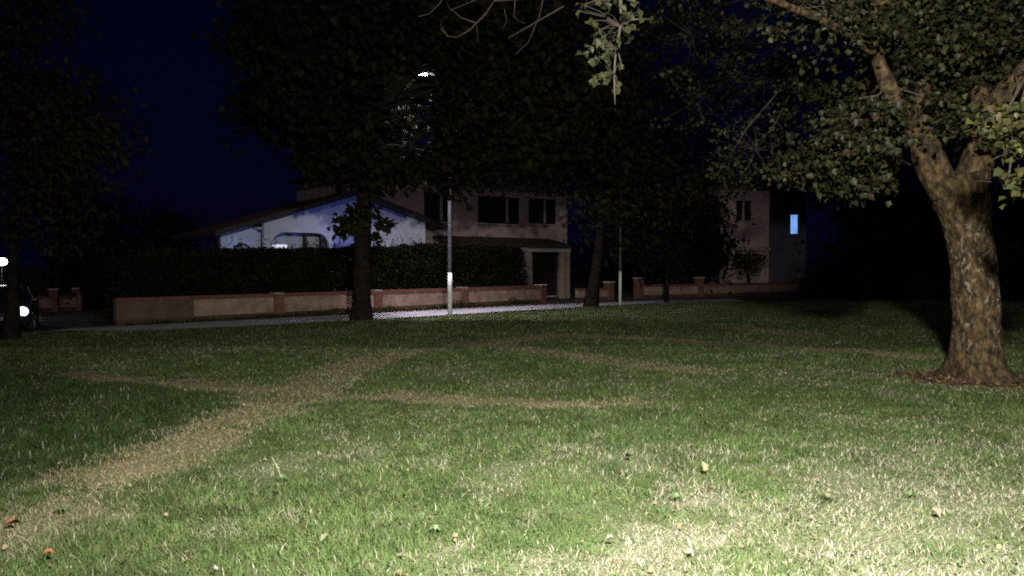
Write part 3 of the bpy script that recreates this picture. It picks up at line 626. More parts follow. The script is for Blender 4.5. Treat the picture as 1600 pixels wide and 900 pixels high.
def trunk(parent, pts, rads, n, m, wob=.12, seed=1, flare=None, rings=40, plates=0.0, name='trunk'):
    pts = np.array(pts, float); t = np.linspace(0, 1, len(pts)); tt = np.linspace(0, 1, rings)
    # smooth interpolation
    def interp(a): return np.interp(tt, t, a)
    c = np.stack([interp(pts[:, i]) for i in range(3)], -1); k = max(1, rings // len(pts) // 2)
    for _ in range(k): c[1:-1] = (c[:-2] + c[1:-1] * 2 + c[2:]) / 4
    r = interp(np.array(rads))
    for _ in range(k): r[1:-1] = (r[:-2] + r[1:-1] * 2 + r[2:]) / 4
    mb = MB(); mb.tube([tuple(p) for p in c], list(r), n, wob=wob, seed=seed)
    if flare:   # buttress roots
        z0 = c[0][2]; v = []
        for p in mb.v:
            h = (p[2] - z0); dx, dy = p[0] - c[0][0], p[1] - c[0][1]; th = math.atan2(dy, dx)
            f = flare * math.exp(-h / .17) * (.60 + .45 * math.sin(th * 5 + 1.3) + .3 * math.sin(th * 3 + .4)); v.append((p[0] + dx * f, p[1] + dy * f, p[2]))
        mb.v = v
    if plates:  # flaking bark plates, furrowed along the trunk
        v = []
        for p in mb.v:
            i = min(range(0, rings, 6), key=lambda j: abs(c[j][2] - p[2])); d = Vector((p[0] - c[i][0], p[1] - c[i][1], 0)); d.normalize()
            q_ = Vector((p[0], p[1], p[2] * .5)); q_ += Vector((mnoise.noise(q_ * 5), mnoise.noise(q_ * 5 + Vector((7, 0, 0))), mnoise.noise(q_ * 5 + Vector((0, 7, 0))))) * .08
            dist, _ = mnoise.voronoi(q_ * 11); e = min(1, (dist[1] - dist[0]) * 4) - .5 + mnoise.noise(q_ * 4) * .8
            v.append((p[0] + d.x * e * plates, p[1] + d.y * e * plates, p[2]))
        mb.v = v
    return mb.build(name, m, parent, True)

clover()
def leaf_bits():
    N = 450; y = 2.8 + 11 * rng.random(N) ** 1.3; x = rng.uniform(-1, 1, N) * (.7 * y + 1)
    V, T, nv = leaves(np.stack([x, y, lawn_z(x, y) + rng.uniform(.012, .035, N)], -1), rng.uniform(.015, .045, N), maple(), .0)
    c = np.array([.24, .17, .10]) * rng.uniform(.35, 1.4, (N, 1)) * (1 + (rng.random((N, 1)) - .5) * np.array([.1, 0, .5]))
    o = np_mesh('leaf_bits', V, T, M['grass'], None, np.repeat(c, nv, 0)); tag(o, 'tiny dry leaf bits scattered all over the lawn', 'leaf litter', kind='stuff')
leaf_bits()
# --- the big maple on the right
TX, TY = TREE_R
tr = thing('maple_tree', (TX, TY, 0), 'large maple with patchy lichen bark standing on the right lawn', 'tree')
def q(px, py, Y=TY): v = P(px, py, Y); return (v.x, v.y, v.z)
trunk(tr, [q(1531, 612), q(1530, 585), q(1528, 540), q(1525, 480), q(1521, 420), q(1512, 360), q(1500, 310), q(1491, 275)], [.45, .385, .318, .295, .288,   .30, .345, .37], 120, M['patchy_bark'], .09, 3, flare=1.2, rings=190, plates=.014)
def limb(pts, rads, n=20, name='limb', m='patchy_bark', par=tr, seed=5):
    return trunk(par, pts, rads, n, M[m], .13, seed, None, max(16, 7 * len(pts)), name=name)
limb([q(1478, 300), q(1452, 262), q(1440, 225), q(1428, 190), q(1402, 170, 10.8), q(1385, 140, 10.7), q(1368, 100, 10.6), q(1358, 70, 10.5), q(1365, 20, 10.4), q(1392, -40, 10.4)], [.23, .22, .20, .165, .125, .105, .095, .085, .08, .06])
limb([q(1432, 200), q(1440, 150, 11.3), q(1430, 90, 11.6), q(1405, 20, 11.8), q(1380, -60, 12)], [.15, .12, .10, .09, .06], seed=8)
limb([q(1508, 300), q(1524, 255), q(1534, 210), q(1546, 170), q(1572, 140, 10.9), q(1605, 105, 10.8), q(1660, 40, 10.7), q(1720, -60, 10.6)], [.225, .215, .19, .165, .145, .13, .11, .09], seed=11)
limb([q(1535, 200), q(1520, 120, 11.5), q(1515, 40, 11.8), q(1540, -50, 12)], [.13, .11, .1, .07], seed=14)
limb([q(1362, 85, 10.5), q(1290, 40, 10.0), q(1180, -5, 9.2), q(1070, -35, 8.5), q(965, -40, 7.6)], [.06, .05, .04, .03, .022], 10, seed=21)
roots_T = [q(1385, 140, 10.7), q(1360, 60, 10.5), q(1600, 105, 10.8), q(1520, 80, 11.6), q(1405, 20, 11.8), q(1180, -5, 9.2), q(1290, 40, 10), q(1660, 40, 10.7)]
def clear_T(p):   # leave the trunk and fork in view
    px = 800 + FPX * p[:, 0] / p[:, 1]; py = HOR - FPX * (p[:, 2] - CAMZ) / p[:, 1]
    return ~((px > 1405) & (px < 1560) & (py > 232) & (p[:, 1] < 11.6)) & ~((py > 328)) & ~((py > 312) & (px < 1300) & (px > 1205)) & ~((px > 1400) & (px < 1540) & (py > 250))
bl = [pxblob(1180, 235, 15, 62, 15), pxblob(1130, 258, 15, 30, 5), pxblob(1260, 265, 11.2, 55, 20, sq=.6), pxblob(1340, 215, 10.2, 70, 44), pxblob(1290, 150, 13, 90, 32), pxblob(1190, 130, 16, 80, 18), pxblob(1090, 150, 17.5, 70, 14), pxblob(1080, 60, 17, 80, 14),
      pxblob(1385, 80, 11.6, 85, 40), pxblob(1300, 20, 10.2, 90, 36), pxblob(1440, 60, 11.2, 90, 48), pxblob(1470, 140, 11.9, 70, 30), pxblob(1400, 255, 11.2, 40, 14), pxblob(1540, 60, 11.2, 90, 48), pxblob(1530, 120, 12.4, 90, 34),
      pxblob(1590, 150, 11.4, 55, 22), pxblob(1660, 200, 9.8, 60, 24), pxblob(1150, 40, 16, 80, 16), pxblob(1450, -60, 11, 160, 60), pxblob(1620, -40, 11, 130, 36), pxblob(1240, -80, 10, 130, 30),
      pxblob(1700, 60, 11, 110, 30), pxblob(1480, 205, 12.6, 60, 16), pxblob(1480, 190, 10.6, 45, 9), pxblob(1560, 190, 10.2, 36, 7), pxblob(1500, -180, 11.5, 200, 50), pxblob(1330, 290, 10.4, 34, 9, sq=.5)]
bl = [(c, r, int(n * 1.35)) for c, r, n in bl]
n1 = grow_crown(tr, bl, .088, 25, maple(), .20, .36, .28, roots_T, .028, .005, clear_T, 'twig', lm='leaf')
grow_crown(tr, [pxblob(1590, 230, 7.8, 42, 16), pxblob(1572, 285, 7.7, 22, 7), pxblob(1560, 190, 7.9, 24, 6), pxblob(1625, 200, 7.8, 50, 12)], .085, 18, maple(), .5, .72, .18, [q(1660, 40, 10.7)], .03, .005, clear_T, 'twig', name='low_bough', lm='leaf')
# the hanging spray near the camera: every leaf its own part
sp_pts = [q(965, -40, 7.6), q(968, 0, 7.5), q(968, 45, 7.45), q(961, 80, 7.4), q(958, 120, 7.4), q(960, 165, 7.4)]
trunk(tr, sp_pts, [.025, .018, .014, .011, .008, .004], 7, M['twig'], .05, 9, None, 20, name='hanging_branch')
mv, mt = maple(); leaf_meshes = []
for k in range(5):
    bend = np.copy(mv); bend[:, 2] += rng.normal(0, .05, len(mv)); me = bpy.data.meshes.new('leaf'); me.from_pydata([tuple(x) for x in bend], [], [tuple(int(i) for i in t) for t in mt])
    a = me.color_attributes.new('tint', 'FLOAT_COLOR', 'POINT'); c = [(.024, .027, .009), (.032, .033, .011), (.022, .026, .010), (.040, .036, .015), (.027, .027, .011)][k]
    a.data.foreach_set('color', np.tile(np.array([*c, 1], np.float32), len(mv))); me.materials.append(M['leaf']); leaf_meshes.append(me)
spots = [(915, 14), (925, 40), (938, 8), (946, 22), (950, 50), (960, 10), (975, 18), (986, 22), (978, 44), (970, 32), (945, 62), (938, 68), (930, 84), (916, 86), (922, 78), (946, 88), (935, 92), (955, 70), (972, 62), (925, 126), (934, 130), (944, 122), (950, 118), (938, 120), (958, 140), (1000, 22), (1010, 30), (992, 10), (930, 52), (907, 22), (966, 100), (952, 96)]
tw = MB()
for (px, py) in spots:
    for rep in range(3):
        j = (rng.normal(0, 5), rng.normal(0, 5)); Yl = 7.4 + rng.normal(0, .12); p = P(px + j[0], py + j[1], Yl)
        s_ = min(sp_pts, key=lambda a: (Vector(a) - p).length); tw.tube([s_, tuple((Vector(s_) + p) / 2 + Vector((0, 0, .03))), tuple(p)], [.004, .003, .002], 3, cap=False)
        o = bpy.data.objects.new('leaf', leaf_meshes[rng.integers(5)]); col.objects.link(o); o.parent = tr; o.location = p - ORG[tr]
        s_ = rng.uniform(.06, .10); o.scale = (s_, s_, s_); o.rotation_euler = (rng.normal(-1.0, .5), rng.normal(0, .5), rng.uniform(0, 6.28))
tw.build('leaf_stalks', M['twig'], tr)['kind'] = 'stuff'
# leaf litter at the foot of the trunk
N = 2000; th = rng.uniform(0, 6.28, N); rr = np.abs(rng.normal(.62, .30, N)); lx = TX - .05 + np.cos(th) * rr * 1.1; ly = TY - .1 + np.sin(th) * rr * .75
V, T, nv = leaves(np.stack([lx, ly, lawn_z(lx, ly) + rng.uniform(.0, .04, N)], -1), rng.uniform(.03, .08, N), oval(), 0.0)
o = np_mesh('leaf_litter', V, T, M['leaf'], None, np.repeat(np.array([.12, .070, .045]) * rng.uniform(.4, 1.5, (N, 1)), nv, 0)); tag(o, 'brown dead leaf litter ringed round the big maple trunk', 'leaf litter', kind='stuff')

# --- mid-left tree
def keep_lamp(p):      # the open pocket of the crown in which the street lamp hangs
    a = np.array([0, 0, CAMZ]); b = np.array(LAMP1); d = (b - a) / np.linalg.norm(b - a); k = np.clip((p - a) @ d, 0, np.linalg.norm(b - a)); return (np.linalg.norm(p - (a + k[:, None] * d), axis=1) > .42) & ~((p[:, 1] < 23.7) & (np.abs((p[:, 0] / p[:, 1]) + .135) < .036) & (np.abs((p[:, 2] - CAMZ) / p[:, 1] - .198) < .055) & (rng.random(len(p)) < .8)) & (np.linalg.norm(p - b, axis=1) > .6) & ~((p[:, 2] < 5.4) & (np.hypot(p[:, 0] - b[0] - .4, p[:, 1] - b[1] - 1.0) < 2.0)) & ~((p[:, 2] < b[2] - .1) & (np.hypot(p[:, 0] - b[0] - 1.15, p[:, 1] - b[1] - 1.0) < 1.75))
tb_ = G(565, 500); ym = tb_[1]
tm = thing('park_tree', (*tb_, 0), 'dark tree with a straight trunk and a leafy collar, left of the lit lamp', 'tree')
trunk(tm, [q(563, 508, ym), q(564, 498, ym), q(565, 440, ym), q(567, 380, ym), q(570, 310, ym), q(574, 240, ym), q(580, 170, ym)], [.36, .30, .255, .24, .225, .22, .17], 22, M['dark_bark'], .12, 4, flare=.25, rings=50)
rt = [q(572, 290, ym), q(574, 240, ym), q(578, 190, ym), q(580, 170, ym)]
bl = [pxblob(455, 50, 22, 85, 46), pxblob(430, 165, 22.5, 60, 26), pxblob(410, 70, 21.5, 45, 16), pxblob(500, 130, 21, 90, 50), pxblob(570, 40, 22, 120, 60), pxblob(570, 180, 23.5, 85, 46), pxblob(690, 40, 22, 120, 60), pxblob(640, 220, 22.5, 70, 40),
      pxblob(740, 170, 21.5, 90, 60), pxblob(830, 90, 22, 100, 56), pxblob(730, 250, 22.5, 65, 34, sq=.6), pxblob(820, 220, 22, 75, 40), pxblob(520, 235, 22, 50, 24), pxblob(470, 205, 22.5, 40, 12), pxblob(618, 190, 24.5, 26, 12), pxblob(612, 140, 24.5, 18, 8), pxblob(662, 118, 27.2, 42, 14), pxblob(668, 90, 26.6, 30, 8), pxblob(640, 222, 24.5, 24, 8), pxblob(715, 178, 24.6, 26, 7), pxblob(800, 200, 24.4, 24, 7), pxblob(704, 200, 23.4, 26, 12), pxblob(708, 140, 23.3, 22, 9), pxblob(706, 95, 23.4, 22, 8), pxblob(706, 255, 23.4, 34, 12), pxblob(700, 295, 23.2, 28, 7, sq=.5), pxblob(600, 268, 22, 45, 18, sq=.6),
      pxblob(900, 180, 22, 80, 34), pxblob(560, -70, 22, 150, 44), pxblob(760, -60, 22, 150, 44), pxblob(430, -60, 22, 90, 24), pxblob(870, -20, 22, 110, 24)]
bl = [(c, r, int(n * 1.7)) for c, r, n in bl]
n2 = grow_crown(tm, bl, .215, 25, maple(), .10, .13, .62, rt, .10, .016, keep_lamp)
sprout = [pxblob(534, 350, ym - .2, 15, 5, sq=.9), pxblob(552, 334, ym - .3, 16, 5), pxblob(598, 346, ym - .2, 14, 5), pxblob(548, 366, ym - .35, 13, 4), pxblob(590, 366, ym - .3, 10, 3), pxblob(572, 330, ym - .35, 18, 5)]
grow_crown(tm, sprout, .20, 11, maple(), .08, .25, .20, [q(568, 350, ym)], .02, .01, None, name='trunk_shoots')
# bare dead twigs at the top of the picture
dead = MB(); ty = 13.0
for pl, r0 in (([(880, -40), (850, 0), (772, 6), (760, 25), (735, 50), (715, 62), (700, 60), (690, 48)], .02), ([(700, -20), (690, 8), (672, 26), (655, 30)], .013), ([(770, -10), (740, 6), (720, 14), (705, 20)], .012), ([(745, 40), (722, 32), (702, 16), (700, 8)], .012), ([(880, 14), (845, 34), (810, 54), (795, 62)], .016), ([(700, 60), (695, 50), (690, 42), (692, 34)], .008), ([(805, 0), (803, 30), (812, 38), (820, 40)], .01), ([(788, 18), (792, 36), (786, 48)], .008), ([(850, -6), (842, 30), (825, 70), (805, 88)], .011), ([(745, 42), (747, 58), (746, 68)], .007)):
    ps = [P(a, b, ty + .25 * math.sin(i * 1.3)) for i, (a, b) in enumerate(pl)]; dead.tube([tuple(p) for p in ps], list(np.linspace(r0, r0 * .35, len(ps))), 6)
dead.tube([q(880, -40, 13), q(960, -90, 12.2), q(1180, -5, 9.2)], [.02, .03, .045], 7)
dead.build('bare_branch', M['twig'], tr, True)

# --- leaning tree by the second lamp
b2 = G(926, 479); y2 = b2[1]
t3 = thing('park_tree', (*b2, 0), 'dark tree with leaning trunk just left of the thin lamp pole', 'tree')
trunk(t3, [q(923, 484, y2), q(925, 470, y2), q(930, 430, y2), q(936, 390, y2), q(940, 340, y2), q(945, 280, y2), q(950, 220, y2)], [.34, .26, .21, .18, .165, .15, .12], 18, M['dark_bark'], .12, 6, flare=.3, rings=36)
bl = [pxblob(960, 320, y2, 70, 40), pxblob(1030, 260, y2, 90, 60), pxblob(940, 220, y2, 90, 60), pxblob(1040, 150, y2, 110, 60), pxblob(930, 90, y2, 110, 50), pxblob(1060, 30, y2, 120, 40), pxblob(960, -50, y2, 120, 30), pxblob(1090, 330, y2 + 1.5, 45, 20), pxblob(1000, 370, y2 + 2, 50, 18)]
grow_crown(t3, bl, .24, 24, oval(), .08, .3, .75, [q(940, 340, y2), q(945, 280, y2), q(950, 220, y2)], .11, .018, None)

def simple_tree(name, label, base, trunkpts, rads, blobs, size=.26, per=20, crad=.8, group=None, dark=.7, cat='tree'):
    dark *= .34
    t_ = thing(name, base, label, cat, group)
    trunk(t_, trunkpts, rads, 14, M['dark_bark'], .12, base[0], None, 24)
    grow_crown(t_, blobs, size, per, oval(), .06, dark, crad, [trunkpts[-1], trunkpts[-2]], .09, .018, None); return t_
# small tree by the road
b4 = G(1042, 472); y4 = b4[1]
simple_tree('young_tree', 'small dark roadside tree right of the thin lamp pole', (*b4, 0), [q(1042, 476, y4), q(1042, 445, y4), q(1044, 410, y4)], [.11, .09, .06], [pxblob(1042, 400, y4, 40, 26), pxblob(1010, 385, y4, 30, 12), pxblob(1075, 390, y4, 28, 12), pxblob(1045, 345, y4, 38, 16)], .16, 18, .5)
# far-left tree
yl = 16.6; bz = float(H(P(19, 0, yl).x, yl))
simple_tree('park_tree', 'black tree at the left edge in front of the car', (P(19, 0, yl).x, yl, bz), [q(14, 540, yl), q(16, 515, yl), q(19, 470, yl), q(21, 420, yl), q(24, 340, yl), q(30, 260, yl), q(36, 190, yl)], [.22, .17, .13, .10, .11, .11, .09],
            [pxblob(40, 60, yl, 95, 60), pxblob(90, 160, yl, 90, 60), pxblob(30, 200, yl, 100, 60), pxblob(110, 260, yl, 75, 44), pxblob(40, 320, yl, 80, 40), pxblob(-60, 180, yl, 120, 40), pxblob(50, -60, yl, 100, 30), pxblob(-70, 20, yl, 110, 30), pxblob(150, 205, yl, 50, 22), pxblob(100, 345, yl + 1, 50, 22)], .16, 24, .5)
# trees beyond the houses and at the edges of the park
far_trees = [('tall black tree rising far behind the leaning tree', 985, 250, 58, 150, 210), ('tall black tree far behind the dim right house', 1225, 250, 62, 130, 170), ('tall black tree far beyond the lawn, left of the big maple fork', 1390, 260, 52, 130, 170), ('tall black tree far behind the two-storey house', 800, 240, 66, 140, 170), ('dark tree mass rising left of the white bungalow', 262, 405, 45, 60, 110), ('round dark tree behind the left road corner', 150, 400, 38, 75, 90), ('broad dark tree behind the gap between the two right houses', 985, 400, 52, 100, 130), ('dark tree close on the left of the dim right house', 1085, 385, 43, 62, 90),
             ('dense black tree at the far lawn edge, left of the big maple', 1362, 400, 39, 76, 130), ('dense black tree at the far lawn edge, behind the big maple trunk', 1450, 400, 37.5, 85, 130), ('dense black tree at the far lawn edge, right of the big maple', 1580, 395, 38, 90, 130)]
for lab, px, py, Y, rp, n in far_trees:
    x = P(px, 0, Y).x; z = float(H(x, Y)) - .13; top = P(px, py - rp * .6, Y)
    bl = [pxblob(px, py - rp * .5, Y, rp * .75, n // 3), pxblob(px - rp * .5, py + 5, Y, rp * .6, n // 4), pxblob(px + rp * .5, py, Y, rp * .6, n // 4), pxblob(px + rp * .1, py + 30, Y - .8, rp * .55, n // 4), pxblob(px - rp * .1, py - rp, Y, rp * .5, n // 5)]
    simple_tree('background_tree', lab, (x, Y, z), [(x, Y, z - .1), (x + .1, Y, z + 1.2), (top.x, Y, max(2.0, top.z - .5))], [.3, .24, .14], bl, .34, 22, 1.0, 'dark trees round the park', .6)

# ------------------------------------------------------------------ hedges and shrubs
def hedge_mass(parent, F, t0, t1, d0, d1, ztop, n, size, z0=0.0, shoots=0, dark=.9, yel=.08):
    t = rng.uniform(t0, t1, n); zt = ztop(t); k = rng.random(n)
    z = np.where(k < .72, z0 + (zt - z0) * rng.random(n), zt - np.abs(rng.normal(0, .06, n)))
    d = np.where(k < .5, d0 + np.abs(rng.normal(0, .10, n)), rng.uniform(d0, d1, n)) + (vnoise(t, z, .5, 11) - .5) * .35
    z = z + (vnoise(t, d, .35, 12) - .5) * .22
    c, s_ = F.cs; pos = np.stack([F.o[0] + c * t - s_ * d, F.o[1] + s_ * t + c * d, z], -1)
    V, T, nv = leaves(pos, size * rng.uniform(.6, 1.3, n), oval(), .1); cl = np.repeat(leaf_cols(n, yel, dark), nv, 0)
    np_mesh('foliage', V, T, M['dull_leaf'], parent, cl)['kind'] = 'stuff'
    if n > 20000:
        m = n // 2; ti = rng.uniform(t0, t1, m); zi = z0 + (ztop(ti) - .1 - z0) * rng.random(m); di = rng.uniform(d0 + .15, d1 - .1, m)
        V, T, nv = leaves(np.stack([F.o[0] + c * ti - s_ * di, F.o[1] + s_ * ti + c * di, zi], -1), size * 1.8 * rng.uniform(.7, 1.2, m), oval(), .1); np_mesh('inner_foliage', V, T, M['dull_leaf'], parent, np.repeat(leaf_cols(m, yel, dark), nv, 0))['kind'] = 'stuff'
    st = MB()
    tt = t0 + .2
    while tt < t1: st.tube([F(tt, (d0 + d1) / 2, z0 - .1), F(tt + .1, (d0 + d1) / 2, float(ztop(np.array([tt]))[0]) * .8)], [.04, .015], 5); tt += .5
    st.build('stems', M['dark_bark'], parent)['kind'] = 'stuff'
    if shoots:
        sh = MB(); ps = []
        for _ in range(shoots):
            a = rng.uniform(t0, t1); dd = rng.uniform(d0, d1); zz = float(ztop(np.array([a]))[0]); hh = rng.uniform(.15, .5); le = rng.normal(0, .06)
            sh.tube([F(a, dd, zz - .3), F(a + le, dd, zz + hh)], [.008, .003], 4)
            m = rng.integers(8, 16); kk = rng.random(m); ps.append(np.array([F(a + le * q_, dd, zz - .1 + (hh + .1) * q_) for q_ in kk]) + rng.normal(0, .03, (m, 3)))
        sh.build('shoots', M['twig'], parent)['kind'] = 'stuff'
        ps = np.concatenate(ps); V, T, nv = leaves(ps, size * .8 * np.ones(len(ps)), oval(), -.3); np_mesh('shoot_leaves', V, T, M['leaf'], parent, np.repeat(leaf_cols(len(ps), yel, dark), nv, 0))['kind'] = 'stuff'
Fw = frame(-10.9, 21.2, u1)
tA, tB = solve_t(Fw, 190, .9), solve_t(Fw, 815, .9)
hg = thing('hedge', Fw(0, .9, 0), 'tall clipped evergreen hedge behind the long low wall', 'hedge')
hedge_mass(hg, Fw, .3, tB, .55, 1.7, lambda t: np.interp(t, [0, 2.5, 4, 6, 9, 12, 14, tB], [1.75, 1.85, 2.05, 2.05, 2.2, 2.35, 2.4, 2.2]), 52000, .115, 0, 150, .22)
def wall_weeds():
    n = 6500; t = rng.uniform(.2, 17.6, n); hh = .06 + .30 * vnoise(t, t * 0, .55, 51) ** 2; z = -.09 + hh * rng.random(n); d = -.16 - np.abs(rng.normal(0, .09, n)); c, s_ = Fw.cs
    V, T, nv = leaves(np.stack([Fw.o[0] + c * t - s_ * d, Fw.o[1] + s_ * t + c * d, z], -1), .07 * rng.uniform(.5, 1.4, n), oval(), -.2)
    o = np_mesh('wall_foot_weeds', V, T, M['dull_leaf'], None, np.repeat(leaf_cols(n, .25, .8), nv, 0)); tag(o, 'ragged weeds along the foot of the long low wall', 'weeds', kind='stuff')
wall_weeds()
# shrubs
def shrub(label, px, py, Y, rp, n, sq=.8, z=0, size=.12, group='garden shrubs near the right house'):
    x = P(px, 0, Y).x; s_ = thing('shrub', (x, Y, z), label, 'shrub', group)
    st = MB()
    for k in range(5): st.tube([(x + random.uniform(-.1, .1), Y, z - .1), tuple(P(px + random.uniform(-.6, .6) * rp, py - .3 * rp, Y + random.uniform(-.3, .3)))], [.03, .01], 5)
    st.build('stems', M['dark_bark'], s_)
    grow_crown(s_, [pxblob(px, py, Y, rp, n, sq=sq), pxblob(px - rp * .6, py + rp * .25, Y, rp * .6, n // 2, sq=sq), pxblob(px + rp * .6, py + rp * .2, Y, rp * .6, n // 2, sq=sq)], size, 22, oval(), .08, .6, .35, None, name='foliage')
shrub('drooping dark shrub before the porch of the right house', 1172, 405, 44.6, 24, 22, .7)
shrub('low dark shrub beside the gate, behind the right wall', 1030, 440, 42, 28, 22, .7)
shrub('wide dark shrub right of the right house wall end', 1292, 440, 41, 38, 36, .8)
hl = thing('hedge', (-17.5, 30, -.5), 'black hedge across the side street, left of the long wall', 'hedge')
FL = frame(P(122, 0, 36.5).x, 36.6, R(-28)); hedge_mass(hl, FL, 0.3, 6.5, 0, 1.6, lambda t: 2.2 + 0 * t, 9000, .16, -.6, 20, .25)

# ------------------------------------------------------------------ car at the left edge
def car():
    yc = 24.2; hp = P(34, 480, yc); zg = float(H(hp.x, yc)) - .085
    ang = R(-62)                                        # driving direction in plan
    ux, uy = math.cos(ang), math.sin(ang)
    # F: a = forward from nose (negative is back), b = to the car's left
    hl_b = .62
    ox = hp.x - (-uy) * hl_b + ux * .12; oy = yc - ux * hl_b + uy * .12
    F = lambda a, b, z: (ox + ux * a - uy * b, oy + uy * a + ux * b, zg + z)
    c = thing('parked_car', (ox, oy, zg), 'dark car with a glaring blue-white headlight at the left edge', 'car')
    st = [(0, .62, .42, .62), (-.12, .76, .28, .74), (-.5, .84, .22, .86), (-1.1, .87, .22, .97), (-1.6, .875, .22, 1.0), (-2.6, .88, .22, 1.0), (-3.4, .87, .22, 1.0), (-3.95, .82, .26, .98), (-4.12, .72, .42, .85)]
    def loft(st, n=5):
        vs, fs = [], []
        for a, w_, z0, z1 in st:
            r = .10
            ring = [(-w_ + .05, z0), (w_ - .05, z0), (w_, z0 + r), (w_, z1 - r), (w_ - .12, z1), (-w_ + .12, z1), (-w_, z1 - r), (-w_, z0 + r)]
            vs += [(a, b, z) for b, z in ring]
        k = 8
        for i in range(len(st) - 1):
            for j in range(k): fs.append((i * k + j, i * k + (j + 1) % k, (i + 1) * k + (j + 1) % k, (i + 1) * k + j))
        fs.append(tuple(range(k))); fs.append(tuple(range((len(st) - 1) * k, len(st) * k)))
        return vs, fs
    body = MB(F); body.add(*loft(st)); body.build('body', M['car_paint'], c)
    # cabin: roof slab and pillars over glass
    g0 = [(-1.05, .78, .97), (-3.75, .76, .97)]; r0 = [(-1.85, .60, 1.40), (-3.25, .58, 1.40)]
    gl = MB(F); v = [(-1.05, -.78, .965), (-1.05, .78, .965), (-3.75, .76, .965), (-3.75, -.76, .965), (-1.85, -.6, 1.39), (-1.85, .6, 1.39), (-3.25, .58, 1.39), (-3.25, -.58, 1.39)]
    for nm, f in (('windscreen', (0, 1, 5, 4)), ('side_window', (1, 2, 6, 5)), ('rear_window', (2, 3, 7, 6)), ('side_window', (3, 0, 4, 7))):
        pts = [Vector(v[i]) for i in f]; cen = sum(pts, Vector()) / 4; MB(F).add([tuple(cen + (p - cen) * .97) for p in pts] + [tuple((cen + (p - cen) * .97) + Vector((0, 0, -.03))) for p in pts], [(0, 1, 2, 3), (0, 1, 5, 4), (2, 3, 7, 6), (1, 2, 6, 5), (3, 0, 4, 7)]).build(nm, M['glass'], c)
    MB(F).add([(-1.80, -.60, 1.37), (-1.80, .60, 1.37), (-3.3, .58, 1.37), (-3.3, -.58, 1.37), (-2.0, -.52, 1.45), (-2.0, .52, 1.45), (-3.1, .5, 1.44), (-3.1, -.5, 1.44)], [(0, 1, 2, 3), (4, 5, 6, 7), (0, 1, 5, 4), (1, 2, 6, 5), (2, 3, 7, 6), (3, 0, 4, 7)]).build('roof', M['car_paint'], c)
    for s_ in (-1, 1):
        pl = MB(F); pl.tube([(-1.02, .77 * s_, .96), (-1.83, .60 * s_, 1.385)], [.035, .03], 6); pl.tube([(-2.5, .77 * s_, .96), (-2.5, .595 * s_, 1.385)], [.035, .03], 6); pl.tube([(-3.76, .76 * s_, .96), (-3.27, .585 * s_, 1.385)], [.05, .04], 6)
        pl.build('pillars', M['car_paint'], c)
        MB(F).box(-1.45, -1.28, .86 * s_ - .10, .86 * s_ + .10, .95, 1.07, .03).build('mirror', M['car_paint'], c)
        hlm = MB(F); vs, fs = [], []
        for i_ in range(9):
            ph = math.pi * i_ / 8
            for j_ in range(14): vs.append((-.09 + .13 * math.sin(ph) * math.cos(2 * math.pi * j_ / 14), s_ * .62 + .17 * math.sin(ph) * math.sin(2 * math.pi * j_ / 14), .68 + .15 * math.cos(ph)))
        for i_ in range(8):
            for j_ in range(14): fs.append((i_ * 14 + j_, i_ * 14 + (j_ + 1) % 14, (i_ + 1) * 14 + (j_ + 1) % 14, (i_ + 1) * 14 + j_))
        hlm.add(vs, fs)
        hlm.build('headlight', M['headlight'], c)
        for a in (-.8, -3.3):
            th = np.linspace(0, 2 * math.pi, 25)[:-1]; prof = [(.20, .0), (.30, .0), (.315, .04), (.315, .16), (.30, .20), (.20, .20)]; vs, fs = [], []
            for rr, b in prof: vs += [(a + rr * math.cos(x), s_ * (.90 - b), .315 + rr * math.sin(x)) for x in th]
            for i in range(5):
                for j in range(24): fs.append((i * 24 + j, i * 24 + (j + 1) % 24, (i + 1) * 24 + (j + 1) % 24, (i + 1) * 24 + j))
            wh = MB(F).add(vs, fs).build('wheel', M['rubber'], c)
            rm = MB(F)
            for k in range(5):
                x = 2 * math.pi * k / 5; rm.tube([(a, s_ * .885, .315), (a + .2 * math.cos(x), s_ * .885, .315 + .2 * math.sin(x))], [.04, .03], 5)
            rm.build('rim', M['rim'], wh)
    MB(F).box(-.02, .035, -.5, .5, .40, .56, .02).build('grille', M['rubber'], c)
    MB(F).box(.036, .05, -.26, .26, .42, .53, .004).build('number_plate', M['pale_trim'], c)
    MB(F).tube([(-1.78, -.55, 1.405), (-1.78, .55, 1.405)], [.012, .012], 6).build('roof_trim', M['chrome'], c)
    MB(F).box(-1.05, -.25, .876, .884, .60, .635).build('side_strip', M['chrome'], c)
car()
# globe lamp and small path light seen past the left-edge trunk
gp = P(3, 409, 30); zg = float(H(gp.x, 30)) - .1
gl = thing('garden_lamp', (gp.x, 30, zg), 'glaring white globe lamp at the very left edge', 'lamp')
MB().tube([(gp.x, 30, zg - .1), (gp.x, 30, gp.z - .14)], [.04, .03], 8).build('post', M['dark_wood'], gl, True)
def sphere(c, r, sx=1, sy=1, sz=1, n=14, m=9):
    vs, fs = [], []
    for i in range(m + 1):
        ph = math.pi * i / m
        for j in range(n): vs.append((c[0] + r * sx * math.sin(ph) * math.cos(2 * math.pi * j / n), c[1] + r * sy * math.sin(ph) * math.sin(2 * math.pi * j / n), c[2] + r * sz * math.cos(ph)))
    for i in range(m):
        for j in range(n): fs.append((i * n + j, i * n + (j + 1) % n, (i + 1) * n + (j + 1) % n, (i + 1) * n + j))
    return MB().add(vs, fs)
sphere(gp, .16, 1.25, 1, .9).build('globe', M['globe'], gl, True)
MB().tube([(gp.x, 30, gp.z - .19), (gp.x, 30, gp.z - .13)], [.05, .10], 10).build('collar', M['dark_wood'], gl, True)

